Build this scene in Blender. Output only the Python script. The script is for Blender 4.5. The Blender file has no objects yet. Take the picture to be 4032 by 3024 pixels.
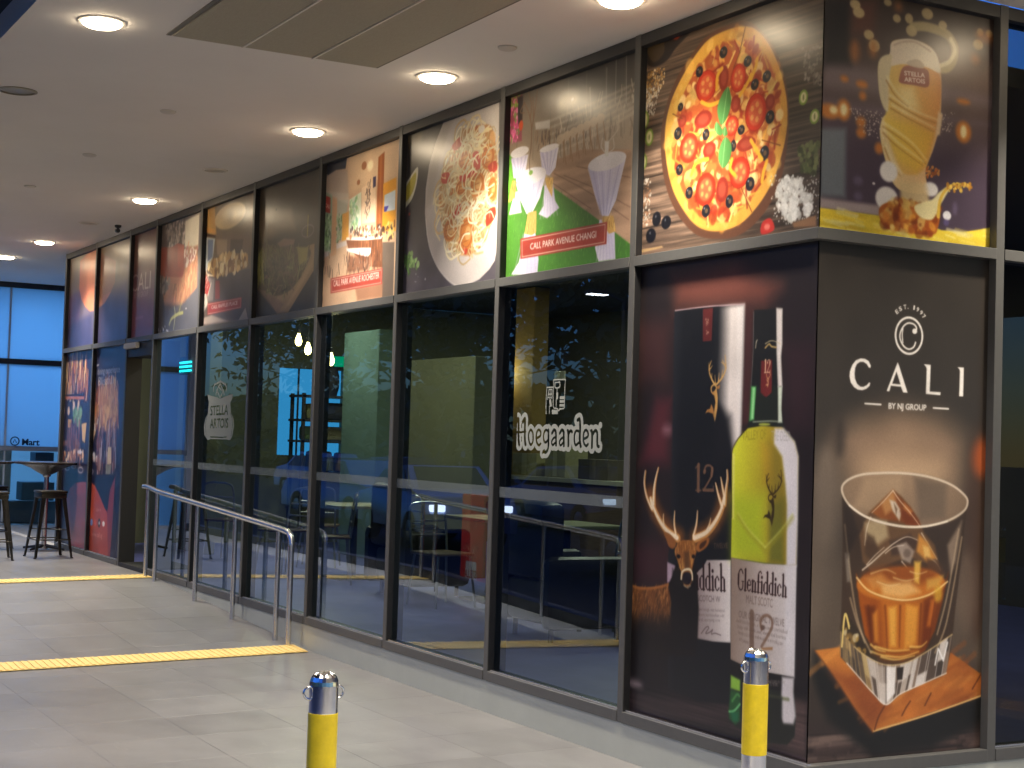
import bpy, bmesh, math, random
import numpy as np
from mathutils import Vector, Matrix
R = math.radians
scene = bpy.context.scene
C = scene.collection

# ------------------------------------------------------------------ camera
cam_d = bpy.data.cameras.new('camera'); cam = bpy.data.objects.new('camera', cam_d); C.objects.link(cam)
cam_d.sensor_width = 36.0; cam_d.lens = 6135.01 / 4032 * 36.0
cam_d.clip_start = 0.05; cam_d.clip_end = 800
YAW, PITCH, ROLL = R(60.8357), R(2.2135), R(1.7613)
fw = Vector((-math.sin(YAW) * math.cos(PITCH), math.cos(YAW) * math.cos(PITCH), math.sin(PITCH)))
rt = Vector((math.cos(YAW), math.sin(YAW), 0)); up = rt.cross(fw)
r2 = math.cos(ROLL) * rt + math.sin(ROLL) * up; u2 = -math.sin(ROLL) * rt + math.cos(ROLL) * up
mw = Matrix((r2, u2, -fw)).transposed().to_4x4(); mw.translation = Vector((5.42408, -4.57578, 1.38761))
cam.matrix_world = mw
scene.camera = cam

# ------------------------------------------------------------------ dusk sky and exposure
world = bpy.data.worlds.new('World'); scene.world = world; world.use_nodes = True
wn = world.node_tree.nodes; wl_ = world.node_tree.links
sky = wn.new('ShaderNodeTexSky'); sky.sky_type = 'NISHITA'; sky.sun_disc = False
sky.sun_elevation = R(4.0); sky.sun_rotation = R(20); sky.altitude = 50
sky.air_density = 1.2; sky.ozone_density = 4.0; sky.dust_density = 0.4
tint = wn.new('ShaderNodeMixRGB'); tint.blend_type = 'MULTIPLY'; tint.inputs[0].default_value = 1
tint.inputs[2].default_value = (0.75, 1.45, 3.4, 1)
wl_.new(sky.outputs[0], tint.inputs[1]); wl_.new(tint.outputs[0], wn['Background'].inputs[0])
wn['Background'].inputs[1].default_value = 0.15
vs = scene.view_settings; vs.view_transform = 'Standard'; vs.look = 'None'; vs.gamma = 1.0; vs.exposure = 0.0
scene.cycles.use_denoising = True
scene.cycles.max_bounces = 8; scene.cycles.transparent_max_bounces = 12; scene.cycles.caustics_reflective = False
scene.cycles.caustics_refractive = False; scene.cycles.sample_clamp_indirect = 6.0

# ------------------------------------------------------------------ materials
def lin(c):
    return tuple((v / 255 / 12.92 if v / 255 <= .04045 else ((v / 255 + .055) / 1.055) ** 2.4) for v in c[:3]) + (1,)
def mat(name, col, rough=.6, metal=0., noise=0., nscale=20., bump=0., bscale=60., emit=None, estr=0., spec=.5, coat=0., rnoise=0., stretch=None):
    m = bpy.data.materials.new(name); m.use_nodes = True
    nt = m.node_tree; b = nt.nodes['Principled BSDF']
    c = col if len(col) == 4 else tuple(col) + (1,)
    b.inputs['Base Color'].default_value = c; b.inputs['Roughness'].default_value = rough
    b.inputs['Metallic'].default_value = metal; b.inputs['Specular IOR Level'].default_value = spec
    b.inputs['Coat Weight'].default_value = coat
    if emit:
        b.inputs['Emission Color'].default_value = tuple(emit) + (1,); b.inputs['Emission Strength'].default_value = estr
    tc = None
    if noise or bump or rnoise:
        tc = nt.nodes.new('ShaderNodeTexCoord'); mp = nt.nodes.new('ShaderNodeMapping')
        if stretch: mp.inputs['Scale'].default_value = stretch
        g = nt.nodes.new('ShaderNodeNewGeometry'); nt.links.new(g.outputs['Position'], mp.inputs['Vector'])
    if noise:
        n = nt.nodes.new('ShaderNodeTexNoise'); n.inputs['Scale'].default_value = nscale; n.inputs['Detail'].default_value = 6
        n.inputs['Roughness'].default_value = .65
        nt.links.new(mp.outputs[0], n.inputs['Vector'])
        rp = nt.nodes.new('ShaderNodeValToRGB')
        rp.color_ramp.elements[0].position = .25; rp.color_ramp.elements[1].position = .75
        rp.color_ramp.elements[0].color = tuple(max(0, v * (1 - noise)) for v in c[:3]) + (1,)
        rp.color_ramp.elements[1].color = tuple(min(1, v * (1 + noise)) for v in c[:3]) + (1,)
        nt.links.new(n.outputs['Fac'], rp.inputs[0]); nt.links.new(rp.outputs[0], b.inputs['Base Color'])
    if rnoise:
        n2 = nt.nodes.new('ShaderNodeTexNoise'); n2.inputs['Scale'].default_value = nscale * .5; n2.inputs['Detail'].default_value = 4
        nt.links.new(mp.outputs[0], n2.inputs['Vector'])
        mr = nt.nodes.new('ShaderNodeMapRange'); mr.inputs[3].default_value = max(.02, rough - rnoise); mr.inputs[4].default_value = min(1, rough + rnoise)
        nt.links.new(n2.outputs['Fac'], mr.inputs[0]); nt.links.new(mr.outputs[0], b.inputs['Roughness'])
    if bump:
        n3 = nt.nodes.new('ShaderNodeTexNoise'); n3.inputs['Scale'].default_value = bscale; n3.inputs['Detail'].default_value = 5
        nt.links.new(mp.outputs[0], n3.inputs['Vector'])
        bp = nt.nodes.new('ShaderNodeBump'); bp.inputs['Strength'].default_value = bump; bp.inputs['Distance'].default_value = .01
        nt.links.new(n3.outputs['Fac'], bp.inputs['Height']); nt.links.new(bp.outputs[0], b.inputs['Normal'])
    return m
def glass_mat(name, trans, refl, boost=1.6, floor_=0.02, rough=0.0):
    m = bpy.data.materials.new(name); m.use_nodes = True; nt = m.node_tree; nt.nodes.clear()
    o = nt.nodes.new('ShaderNodeOutputMaterial'); mx = nt.nodes.new('ShaderNodeMixShader')
    t = nt.nodes.new('ShaderNodeBsdfTransparent'); t.inputs[0].default_value = tuple(trans) + (1,)
    g = nt.nodes.new('ShaderNodeBsdfGlossy'); g.inputs[0].default_value = tuple(refl) + (1,); g.inputs['Roughness'].default_value = rough
    f = nt.nodes.new('ShaderNodeFresnel'); f.inputs[0].default_value = 1.5
    ma = nt.nodes.new('ShaderNodeMath'); ma.operation = 'MULTIPLY_ADD'; ma.inputs[1].default_value = boost; ma.inputs[2].default_value = floor_; ma.use_clamp = True
    nt.links.new(f.outputs[0], ma.inputs[0]); nt.links.new(ma.outputs[0], mx.inputs[0])
    nt.links.new(t.outputs[0], mx.inputs[1]); nt.links.new(g.outputs[0], mx.inputs[2]); nt.links.new(mx.outputs[0], o.inputs[0])
    return m
def frost_mat(name, col, transp):
    m = bpy.data.materials.new(name); m.use_nodes = True; nt = m.node_tree; nt.nodes.clear()
    o = nt.nodes.new('ShaderNodeOutputMaterial'); mx = nt.nodes.new('ShaderNodeMixShader'); mx.inputs[0].default_value = transp
    d = nt.nodes.new('ShaderNodeBsdfDiffuse'); d.inputs[0].default_value = tuple(col) + (1,)
    t = nt.nodes.new('ShaderNodeBsdfTransparent'); t.inputs[0].default_value = (.9, .95, .95, 1)
    nt.links.new(d.outputs[0], mx.inputs[1]); nt.links.new(t.outputs[0], mx.inputs[2]); nt.links.new(mx.outputs[0], o.inputs[0])
    return m
def translucent_mat(name, col, mix=.75):
    m = bpy.data.materials.new(name); m.use_nodes = True; nt = m.node_tree; nt.nodes.clear()
    o = nt.nodes.new('ShaderNodeOutputMaterial'); mx = nt.nodes.new('ShaderNodeMixShader'); mx.inputs[0].default_value = mix
    d = nt.nodes.new('ShaderNodeBsdfPrincipled'); d.inputs['Base Color'].default_value = tuple(v * .5 for v in col) + (1,); d.inputs['Roughness'].default_value = .15
    t = nt.nodes.new('ShaderNodeBsdfTranslucent'); t.inputs[0].default_value = tuple(col) + (1,)
    nt.links.new(d.outputs[0], mx.inputs[1]); nt.links.new(t.outputs[0], mx.inputs[2]); nt.links.new(mx.outputs[0], o.inputs[0])
    return m
def emit_mat(name, col, s):
    m = bpy.data.materials.new(name); m.use_nodes = True; nt = m.node_tree; nt.nodes.clear()
    o = nt.nodes.new('ShaderNodeOutputMaterial'); e = nt.nodes.new('ShaderNodeEmission')
    e.inputs[0].default_value = tuple(col) + (1,); e.inputs[1].default_value = s; nt.links.new(e.outputs[0], o.inputs[0]); return m

# ------------------------------------------------------------------ object helpers
def obj(name, verts, faces, m, parent=None, smooth=False, uv=None):
    me = bpy.data.meshes.new(name); me.from_pydata([tuple(v) for v in verts], [], [tuple(f) for f in faces]); me.update()
    if uv:
        l = me.uv_layers.new(name='UVMap')
        for i, q in enumerate(uv): l.data[i].uv = q
    o = bpy.data.objects.new(name, me); C.objects.link(o)
    if m: me.materials.append(m)
    if parent: o.parent = parent
    if smooth:
        for p in me.polygons: p.use_smooth = True
    return o
def bmobj(name, bm, m, parent=None, smooth=False):
    me = bpy.data.meshes.new(name); bmesh.ops.recalc_face_normals(bm, faces=bm.faces); bm.to_mesh(me); bm.free()
    o = bpy.data.objects.new(name, me); C.objects.link(o)
    if m: me.materials.append(m)
    if parent: o.parent = parent
    if smooth:
        for p in me.polygons: p.use_smooth = True
        me.set_sharp_from_angle(angle=R(38))
    return o
def bbox(bm, x0, x1, y0, y1, z0, z1, bev=0.):
    r = bmesh.ops.create_cube(bm, size=1.0); vs_ = r['verts']
    for v in vs_: v.co = Vector(((x0 + x1) / 2 + v.co.x * (x1 - x0), (y0 + y1) / 2 + v.co.y * (y1 - y0), (z0 + z1) / 2 + v.co.z * (z1 - z0)))
    if bev:
        es = list({e for v in vs_ for e in v.link_edges})
        bmesh.ops.bevel(bm, geom=es, offset=bev, segments=2, affect='EDGES', profile=.5)
def box(name, x0, x1, y0, y1, z0, z1, m, parent=None, bev=0.):
    bm = bmesh.new(); bbox(bm, x0, x1, y0, y1, z0, z1, bev); return bmobj(name, bm, m, parent, smooth=False)
def btube(bm, pts, r, n=12, cap=True, r_end=None):
    pts = [Vector(p) for p in pts]; rings = []; prev = None
    for i, p in enumerate(pts):
        d = (pts[min(i + 1, len(pts) - 1)] - pts[max(i - 1, 0)]).normalized()
        a = prev if prev is not None else (Vector((0, 0, 1)) if abs(d.z) < .9 else Vector((1, 0, 0)))
        s = d.cross(a).normalized(); t = s.cross(d).normalized(); prev = t
        rr = r if r_end is None else r + (r_end - r) * i / (len(pts) - 1)
        rings.append([bm.verts.new(p + rr * (math.cos(2 * math.pi * k / n) * s + math.sin(2 * math.pi * k / n) * t)) for k in range(n)])
    for a, b in zip(rings, rings[1:]):
        for k in range(n): bm.faces.new((a[k], a[(k + 1) % n], b[(k + 1) % n], b[k]))
    if cap: bm.faces.new(rings[0]); bm.faces.new(rings[-1])
def tube(name, pts, r, m, parent=None, n=12, r_end=None):
    bm = bmesh.new(); btube(bm, pts, r, n, True, r_end); return bmobj(name, bm, m, parent, smooth=True)
def blathe(bm, prof, n=32, cx=0, cy=0):
    rings = []
    for r, z in prof:
        if r < 1e-5: rings.append([bm.verts.new((cx, cy, z))])
        else: rings.append([bm.verts.new((cx + r * math.cos(2 * math.pi * k / n), cy + r * math.sin(2 * math.pi * k / n), z)) for k in range(n)])
    for a, b in zip(rings, rings[1:]):
        for k in range(n):
            k2 = (k + 1) % n
            if len(a) == 1 and len(b) == 1: continue
            if len(a) == 1: bm.faces.new((a[0], b[k], b[k2]))
            elif len(b) == 1: bm.faces.new((a[k], a[k2], b[0]))
            else: bm.faces.new((a[k], a[k2], b[k2], b[k]))
def lathe(name, prof, m, parent=None, n=32, cx=0, cy=0):
    bm = bmesh.new(); blathe(bm, prof, n, cx, cy); return bmobj(name, bm, m, parent, smooth=True)
def tag(o, label=None, cat=None, group=None, kind=None):
    if label: o['label'] = label
    if cat: o['category'] = cat
    if group: o['group'] = group
    if kind: o['kind'] = kind
    return o
def empty(name, loc, label, cat, group=None, rz=0):
    o = bpy.data.objects.new(name, None); C.objects.link(o); o.location = loc; o.rotation_euler.z = rz; o.empty_display_size = .1
    return tag(o, label, cat, group)
def dup(root, loc, label, rz=0, group=None):
    r = root.copy(); C.objects.link(r); r.location = loc; r.rotation_euler.z = rz; r['label'] = label
    if group: r['group'] = group
    def rec(src, dst):
        for ch in list(src.children):
            c = ch.copy(); C.objects.link(c); c.parent = dst; rec(ch, c)
    rec(root, r); return r
def struct(o): o['kind'] = 'structure'; return o
def bez(pts, n=8, closed=False):
    """Catmull-Rom through the points."""
    P_ = [np.array(p, float) for p in pts]; N = len(P_)
    if N < 3: return P_
    out = []
    rng = range(N) if closed else range(N - 1)
    for i in rng:
        p0 = P_[(i - 1) % N] if closed or i > 0 else P_[0]; p1 = P_[i]; p2 = P_[(i + 1) % N]
        p3 = P_[(i + 2) % N] if closed or i + 2 < N else P_[-1]
        for k in range(n):
            t = k / n
            out.append(.5 * ((2 * p1) + (-p0 + p2) * t + (2 * p0 - 5 * p1 + 4 * p2 - p3) * t * t + (-p0 + 3 * p1 - 3 * p2 + p3) * t ** 3))
    if not closed: out.append(P_[-1])
    return out

# ------------------------------------------------------------------ flat print: a small painter that draws the posters in millimetres
_txt = {}
def text_edges(txt, bold=0.):
    key = (txt, bold)
    if key in _txt: return _txt[key]
    cu = bpy.data.curves.new('print_text', 'FONT'); cu.body = txt; cu.offset = bold; cu.resolution_u = 3
    o = bpy.data.objects.new('print_text', cu); C.objects.link(o)
    dg = bpy.context.evaluated_depsgraph_get(); ev = o.evaluated_get(dg); me = ev.to_mesh()
    cnt = {}
    for p in me.polygons:
        for e in p.edge_keys: cnt[e] = cnt.get(e, 0) + 1
    v = np.array([tuple(q.co)[:2] for q in me.vertices]) if len(me.vertices) else np.zeros((0, 2))
    E_ = np.array([np.concatenate((v[a], v[b])) for (a, b), k in cnt.items() if k == 1])
    ev.to_mesh_clear(); bpy.data.objects.remove(o); bpy.data.curves.remove(cu)
    _txt[key] = E_; return E_
def sdist(E_, X, Y):
    d2 = np.full(X.shape, 1e12); ins = np.zeros(X.shape, bool)
    for x0, y0, x1, y1 in E_:
        dx, dy = x1 - x0, y1 - y0; L = dx * dx + dy * dy + 1e-12
        t = np.clip(((X - x0) * dx + (Y - y0) * dy) / L, 0, 1)
        d2 = np.minimum(d2, (X - x0 - t * dx) ** 2 + (Y - y0 - t * dy) ** 2)
        if y0 != y1:
            ins ^= ((Y > y0) != (Y > y1)) & (X < (x1 - x0) * (Y - y0) / (y1 - y0) + x0)
    d = np.sqrt(d2); d[ins] *= -1; return d
def segdist(pts, ws, X, Y):
    d = np.full(X.shape, 1e9)
    for (p, q, wa, wb) in zip(pts, pts[1:], ws, ws[1:]):
        dx, dy = q[0] - p[0], q[1] - p[1]; L = dx * dx + dy * dy + 1e-9
        t = np.clip(((X - p[0]) * dx + (Y - p[1]) * dy) / L, 0, 1)
        d = np.minimum(d, np.hypot(X - p[0] - t * dx, Y - p[1] - t * dy) - .5 * (wa + (wb - wa) * t))
    return d
class Art:
    def __init__(s, w, h, res=.28, seed=1):
        s.w, s.h, s.res = w, h, res; s.nx, s.ny = max(8, int(w * res)), max(8, int(h * res))
        s.X, s.Y = np.meshgrid((np.arange(s.nx) + .5) / s.nx * w, (np.arange(s.ny) + .5) / s.ny * h)
        s.im = np.zeros((s.ny, s.nx, 3)); s.rng = np.random.default_rng(seed)
    def win(s, x0, x1, y0, y1):
        a = max(0, int(math.floor(x0 / s.w * s.nx)) - 1); b = min(s.nx, int(math.ceil(x1 / s.w * s.nx)) + 1)
        c = max(0, int(math.floor(y0 / s.h * s.ny)) - 1); d = min(s.ny, int(math.ceil(y1 / s.h * s.ny)) + 1)
        return slice(c, d), slice(a, b)
    def put(s, sl, cov, col):
        cov = cov[..., None]; s.im[sl] = s.im[sl] * (1 - cov) + np.asarray(col, float) * cov
    def cov(s, d, b):
        b = max(b, .6 / s.res); t = np.clip(.5 - d / (2 * b), 0, 1); return t * t * (3 - 2 * t)
    def bg(s, c): s.im[:] = c
    def ramp(s, x0, y0, c0, x1, y1, c1, sl=None):
        X, Y = (s.X, s.Y) if sl is None else (s.X[sl], s.Y[sl])
        t = np.clip(((X - x0) * (x1 - x0) + (Y - y0) * (y1 - y0)) / ((x1 - x0) ** 2 + (y1 - y0) ** 2 + 1e-9), 0, 1)[..., None]
        return np.asarray(c0, float) * (1 - t) + np.asarray(c1, float) * t
    def grad(s, x0, y0, c0, x1, y1, c1): s.im[:] = s.ramp(x0, y0, c0, x1, y1, c1)
    def p(s, pts, col, b=3, al=1., sm=0, c2=None, g=None):
        if sm: pts = bez(pts, 6, True)
        P_ = np.array([(q[0], q[1]) for q in pts], float); E_ = np.concatenate((P_, np.roll(P_, -1, 0)), 1)
        x0, y0 = P_.min(0) - 2 * b; x1, y1 = P_.max(0) + 2 * b
        sl = s.win(x0, x1, y0, y1)
        if s.X[sl].size == 0: return
        c = s.cov(sdist(E_, s.X[sl], s.Y[sl]), b) * al
        if c2 is not None:
            if g is None: g = (x0, 0, x1, 0)
            col = s.ramp(g[0], g[1], col, g[2], g[3], c2, sl)
        s.put(sl, c, col)
    def l(s, pts, w, col, b=2, al=1., w2=None, sm=1):
        if sm and len(pts) > 2: pts = bez(pts, 6)
        P_ = np.array([(q[0], q[1]) for q in pts], float); w2 = w if w2 is None else w2
        ws = np.linspace(w, w2, len(P_)); m = max(w, w2) / 2 + 2 * b
        x0, y0 = P_.min(0) - m; x1, y1 = P_.max(0) + m
        sl = s.win(x0, x1, y0, y1)
        if s.X[sl].size == 0: return
        s.put(sl, s.cov(segdist(P_, ws, s.X[sl], s.Y[sl]), b) * al, col)
    def e(s, cx, cy, rx, ry, col, b=3, al=1., ring=None, rot=0):
        m = max(rx, ry) + 2 * b + (ring or 0); sl = s.win(cx - m, cx + m, cy - m, cy + m)
        if s.X[sl].size == 0: return
        X, Y = s.X[sl] - cx, s.Y[sl] - cy; c_, s_ = math.cos(R(rot)), math.sin(R(rot)); X, Y = X * c_ + Y * s_, -X * s_ + Y * c_
        k = np.sqrt((X / rx) ** 2 + (Y / ry) ** 2) + 1e-9; gx = np.sqrt((X / rx ** 2) ** 2 + (Y / ry ** 2) ** 2) / k + 1e-9
        d = (k - 1) / gx
        if ring: d = np.abs(d) - ring / 2
        s.put(sl, s.cov(d, b) * al, col)
    def es(s, lst, col, b=3, al=1., ring=None):
        for q in lst: s.e(*q, col, b, al, ring)
    def inside(s, pts, n):
        P_ = np.array(pts, float); E_ = np.concatenate((P_, np.roll(P_, -1, 0)), 1); lo, hi = P_.min(0), P_.max(0); out = []
        while len(out) < n:
            q = lo + s.rng.random((n * 2, 2)) * (hi - lo)
            ok = sdist(E_, q[:, 0], q[:, 1]) < 0; out += [tuple(v) for v in q[ok]]
        return out[:n]
    def sc(s, pts, n, kind, a, b, pal, al=1., ang=(0, 180), bl=2):
        for (x, y) in s.inside(pts, n):
            k = a + (b - a) * s.rng.random(); col = np.array(pal[int(s.rng.integers(len(pal)))]) * (.88 + .24 * s.rng.random())
            th = R(ang[0] + (ang[1] - ang[0]) * s.rng.random())
            if kind == 'dot': s.e(x, y, k, k * (.5 + .5 * s.rng.random()), col, bl, al, None, math.degrees(th))
            elif kind == 'stroke': s.l([(x - k * math.cos(th), y - k * math.sin(th)), (x + k * math.cos(th), y + k * math.sin(th))], k * .28, col, bl, al)
            elif kind == 'curl':
                q = [(x + k * math.cos(th + t * 1.1) * (1 + .2 * t), y + k * math.sin(th + t * 1.1)) for t in range(4)]; s.l(q, max(5, k * .2), col, bl, al)
    def noise(s, sx, sy, amp, pts=None, b=4, skew=0.):
        gx, gy = int(s.w / sx) + 3, int(s.h / sy) + 3; G = s.rng.random((gy, gx)) * 2 - 1
        fx = s.X / sx + skew * s.Y / sx; fy = s.Y / sy
        ix = np.floor(fx).astype(int); iy = np.floor(fy).astype(int); tx = fx - ix; ty = fy - iy
        tx = tx * tx * (3 - 2 * tx); ty = ty * ty * (3 - 2 * ty); ix %= gx - 1; iy %= gy - 1
        v = (G[iy, ix] * (1 - tx) + G[iy, ix + 1] * tx) * (1 - ty) + (G[iy + 1, ix] * (1 - tx) + G[iy + 1, ix + 1] * tx) * ty
        f = 1 + amp * v
        if pts is not None:
            P_ = np.array(pts, float); E_ = np.concatenate((P_, np.roll(P_, -1, 0)), 1)
            f = 1 + (f - 1) * s.cov(sdist(E_, s.X, s.Y), b)
        s.im *= f[..., None]
    def t(s, txt, pL, pR, h, col, bold=.01, al=1., b=0.):
        """text fitted between two baseline points, cap height h"""
        E_ = text_edges(txt, bold)
        if len(E_) == 0: return
        E_ = E_.copy(); x0 = min(E_[:, 0].min(), E_[:, 2].min()); x1 = max(E_[:, 0].max(), E_[:, 2].max())
        L = math.hypot(pR[0] - pL[0], pR[1] - pL[1]); ux, uy = (pR[0] - pL[0]) / L, (pR[1] - pL[1]) / L
        k = L / (x1 - x0); ky = h / .7
        F = np.empty_like(E_)
        for i in (0, 2):
            a, c = (E_[:, i] - x0) * k, E_[:, i + 1] * ky
            F[:, i] = pL[0] + a * ux - c * uy; F[:, i + 1] = pL[1] + a * uy + c * ux
        xs = np.concatenate((F[:, 0], F[:, 2])); ys = np.concatenate((F[:, 1], F[:, 3]))
        sl = s.win(xs.min() - 4, xs.max() + 4, ys.min() - 4, ys.max() + 4)
        if s.X[sl].size: s.put(sl, s.cov(sdist(F, s.X[sl], s.Y[sl]), b) * al, col)
    def serif(s, txt, pL, pR, h, col, al=1., sw=1.):
        """condensed book-face lettering drawn with thick stems, hairlines and slab feet"""
        GL = {'G': (.46, [([(.38, .78), (.25, .97), (.1, .84), (.06, .48), (.1, .12), (.24, 0), (.37, .1), (.38, .4)], .055), ([(.06, .7), (.06, .26)], .1), ([(.3, .41), (.45, .41)], .03)]),
              'l': (.2, [([(.1, 0), (.1, 1)], .1), ([(.02, .01), (.19, .01)], .03), ([(.02, .97), (.1, .98)], .03)]),
              'i': (.2, [([(.1, 0), (.1, .52)], .1), ([(.02, .01), (.19, .01)], .03), ([(.02, .5), (.1, .51)], .03), ([(.1, .72), (.1, .74)], .12)]),
              'e': (.32, [([(.06, .29), (.27, .29), (.26, .43), (.16, .53), (.07, .42), (.05, .26), (.08, .08), (.17, 0), (.28, .1)], .045), ([(.06, .4), (.06, .14)], .085)]),
              'n': (.37, [([(.1, 0), (.1, .52)], .1), ([(.1, .4), (.2, .52), (.28, .42)], .04), ([(.28, .42), (.28, 0)], .095), ([(.02, .01), (.18, .01)], .03), ([(.21, .01), (.36, .01)], .03), ([(.02, .5), (.1, .51)], .03)]),
              'h': (.37, [([(.1, 0), (.1, 1)], .1), ([(.1, .4), (.2, .52), (.28, .42)], .04), ([(.28, .42), (.28, 0)], .095), ([(.02, .01), (.18, .01)], .03), ([(.21, .01), (.36, .01)], .03), ([(.02, .97), (.1, .98)], .03)]),
              'd': (.37, [([(.28, 0), (.28, 1)], .1), ([(.28, .44), (.17, .53), (.08, .42), (.05, .26), (.08, .08), (.17, 0), (.28, .09)], .045), ([(.06, .4), (.06, .13)], .09), ([(.2, .97), (.28, .98)], .03), ([(.28, .01), (.36, .01)], .03)]),
              'c': (.31, [([(.27, .4), (.18, .53), (.08, .42), (.05, .26), (.08, .08), (.17, 0), (.28, .1)], .045), ([(.06, .4), (.06, .13)], .09), ([(.26, .41), (.26, .42)], .07)]),
              'f': (.26, [([(.33, .9), (.25, .99), (.14, .9), (.12, .7)], .05), ([(.12, .8), (.12, 0)], .1), ([(.02, .5), (.26, .5)], .03), ([(.02, .01), (.22, .01)], .03)]),
              '1': (.3, [([(.16, 0), (.16, 1)], .1), ([(.06, .01), (.26, .01)], .035), ([(.05, .88), (.16, .98)], .04)]),
              '2': (.46, [([(.07, .72), (.12, .93), (.25, .98), (.37, .86), (.35, .62), (.2, .3), (.05, .03)], .05), ([(.05, .03), (.4, .03)], .07), ([(.36, .85), (.34, .6)], .09), ([(.4, .03), (.41, .2)], .03), ([(.08, .73), (.09, .76)], .1)])}
        tot = sum(GL[ch][0] for ch in txt); L = math.hypot(pR[0] - pL[0], pR[1] - pL[1]); ux, uy = (pR[0] - pL[0]) / L, (pR[1] - pL[1]) / L
        k = L / tot; x = 0
        for ch in txt:
            for pts, w in GL[ch][1]:
                q = [(pL[0] + (x + a) * k * ux - c * h * uy, pL[1] + (x + a) * k * uy + c * h * ux) for a, c in pts]
                s.l(q, w * k * sw, col, 1, al)
            x += GL[ch][0]
    def image(s, name):
        im = bpy.data.images.new(name, s.nx, s.ny, alpha=False, float_buffer=False)
        px = np.ones((s.ny, s.nx, 4), np.float32); px[..., :3] = np.clip(s.im / 255, 0, 1)
        im.pixels.foreach_set(px.ravel()); im.update(); im.pack(); return im
def print_mat(name, art, rough=.32, spec=.5, gain=1.):
    m = bpy.data.materials.new(name); m.use_nodes = True; nt = m.node_tree; b = nt.nodes['Principled BSDF']
    t = nt.nodes.new('ShaderNodeTexImage'); t.image = art.image(name); t.interpolation = 'Cubic'; t.extension = 'EXTEND'
    nt.links.new(t.outputs[0], b.inputs['Base Color']); b.inputs['Roughness'].default_value = rough; b.inputs['Specular IOR Level'].default_value = spec
    # faint waviness of the vinyl film
    g = nt.nodes.new('ShaderNodeNewGeometry'); n = nt.nodes.new('ShaderNodeTexNoise'); n.inputs['Scale'].default_value = 4
    bp = nt.nodes.new('ShaderNodeBump'); bp.inputs['Strength'].default_value = .04; bp.inputs['Distance'].default_value = .02
    nt.links.new(g.outputs['Position'], n.inputs['Vector']); nt.links.new(n.outputs['Fac'], bp.inputs['Height']); nt.links.new(bp.outputs[0], b.inputs['Normal'])
    return m

# ------------------------------------------------------------------ the poster pictures
UPH, LOH = 1193, 2353
def sign(a, q, txt, tl, tr, h, col=(168, 62, 48)):
    a.p(q, col, 1)
    c = np.mean(np.array(q, float), 0); qq = [tuple(c + (np.array(v) - c) * np.array((.955, .8))) for v in q]
    for i in range(4): a.l([qq[i], qq[(i + 1) % 4]], 5, (225, 190, 170), 1, sm=0)
    a.t(txt, tl, tr, h, (240, 228, 215), .012)
def finish(a, bloom=.28, grain=.025, rad=None):
    k = max(1, int(rad or a.res * 14)); w = np.hanning(2 * k + 3)[1:-1]; w /= w.sum(); B = np.pad(a.im, ((k, k), (k, k), (0, 0)), 'edge')
    B = sum(w[i] * B[i:i + a.ny] for i in range(2 * k + 1)); B = sum(w[i] * B[:, i:i + a.nx] for i in range(2 * k + 1))
    a.im = np.clip(a.im * (1 - bloom) + B * bloom, 0, 255); L = a.im / 255
    a.im = 255 * (L + .10 * (L - .5) * (1 - np.abs(2 * L - 1)))
    a.im = a.im * .88 + a.im.mean(2, keepdims=True) * .12; a.noise(140, 140, .05); a.im *= 1 + grain * a.rng.standard_normal((a.ny, a.nx, 1)); a.im = np.clip(a.im, 0, 255); return a
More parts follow.
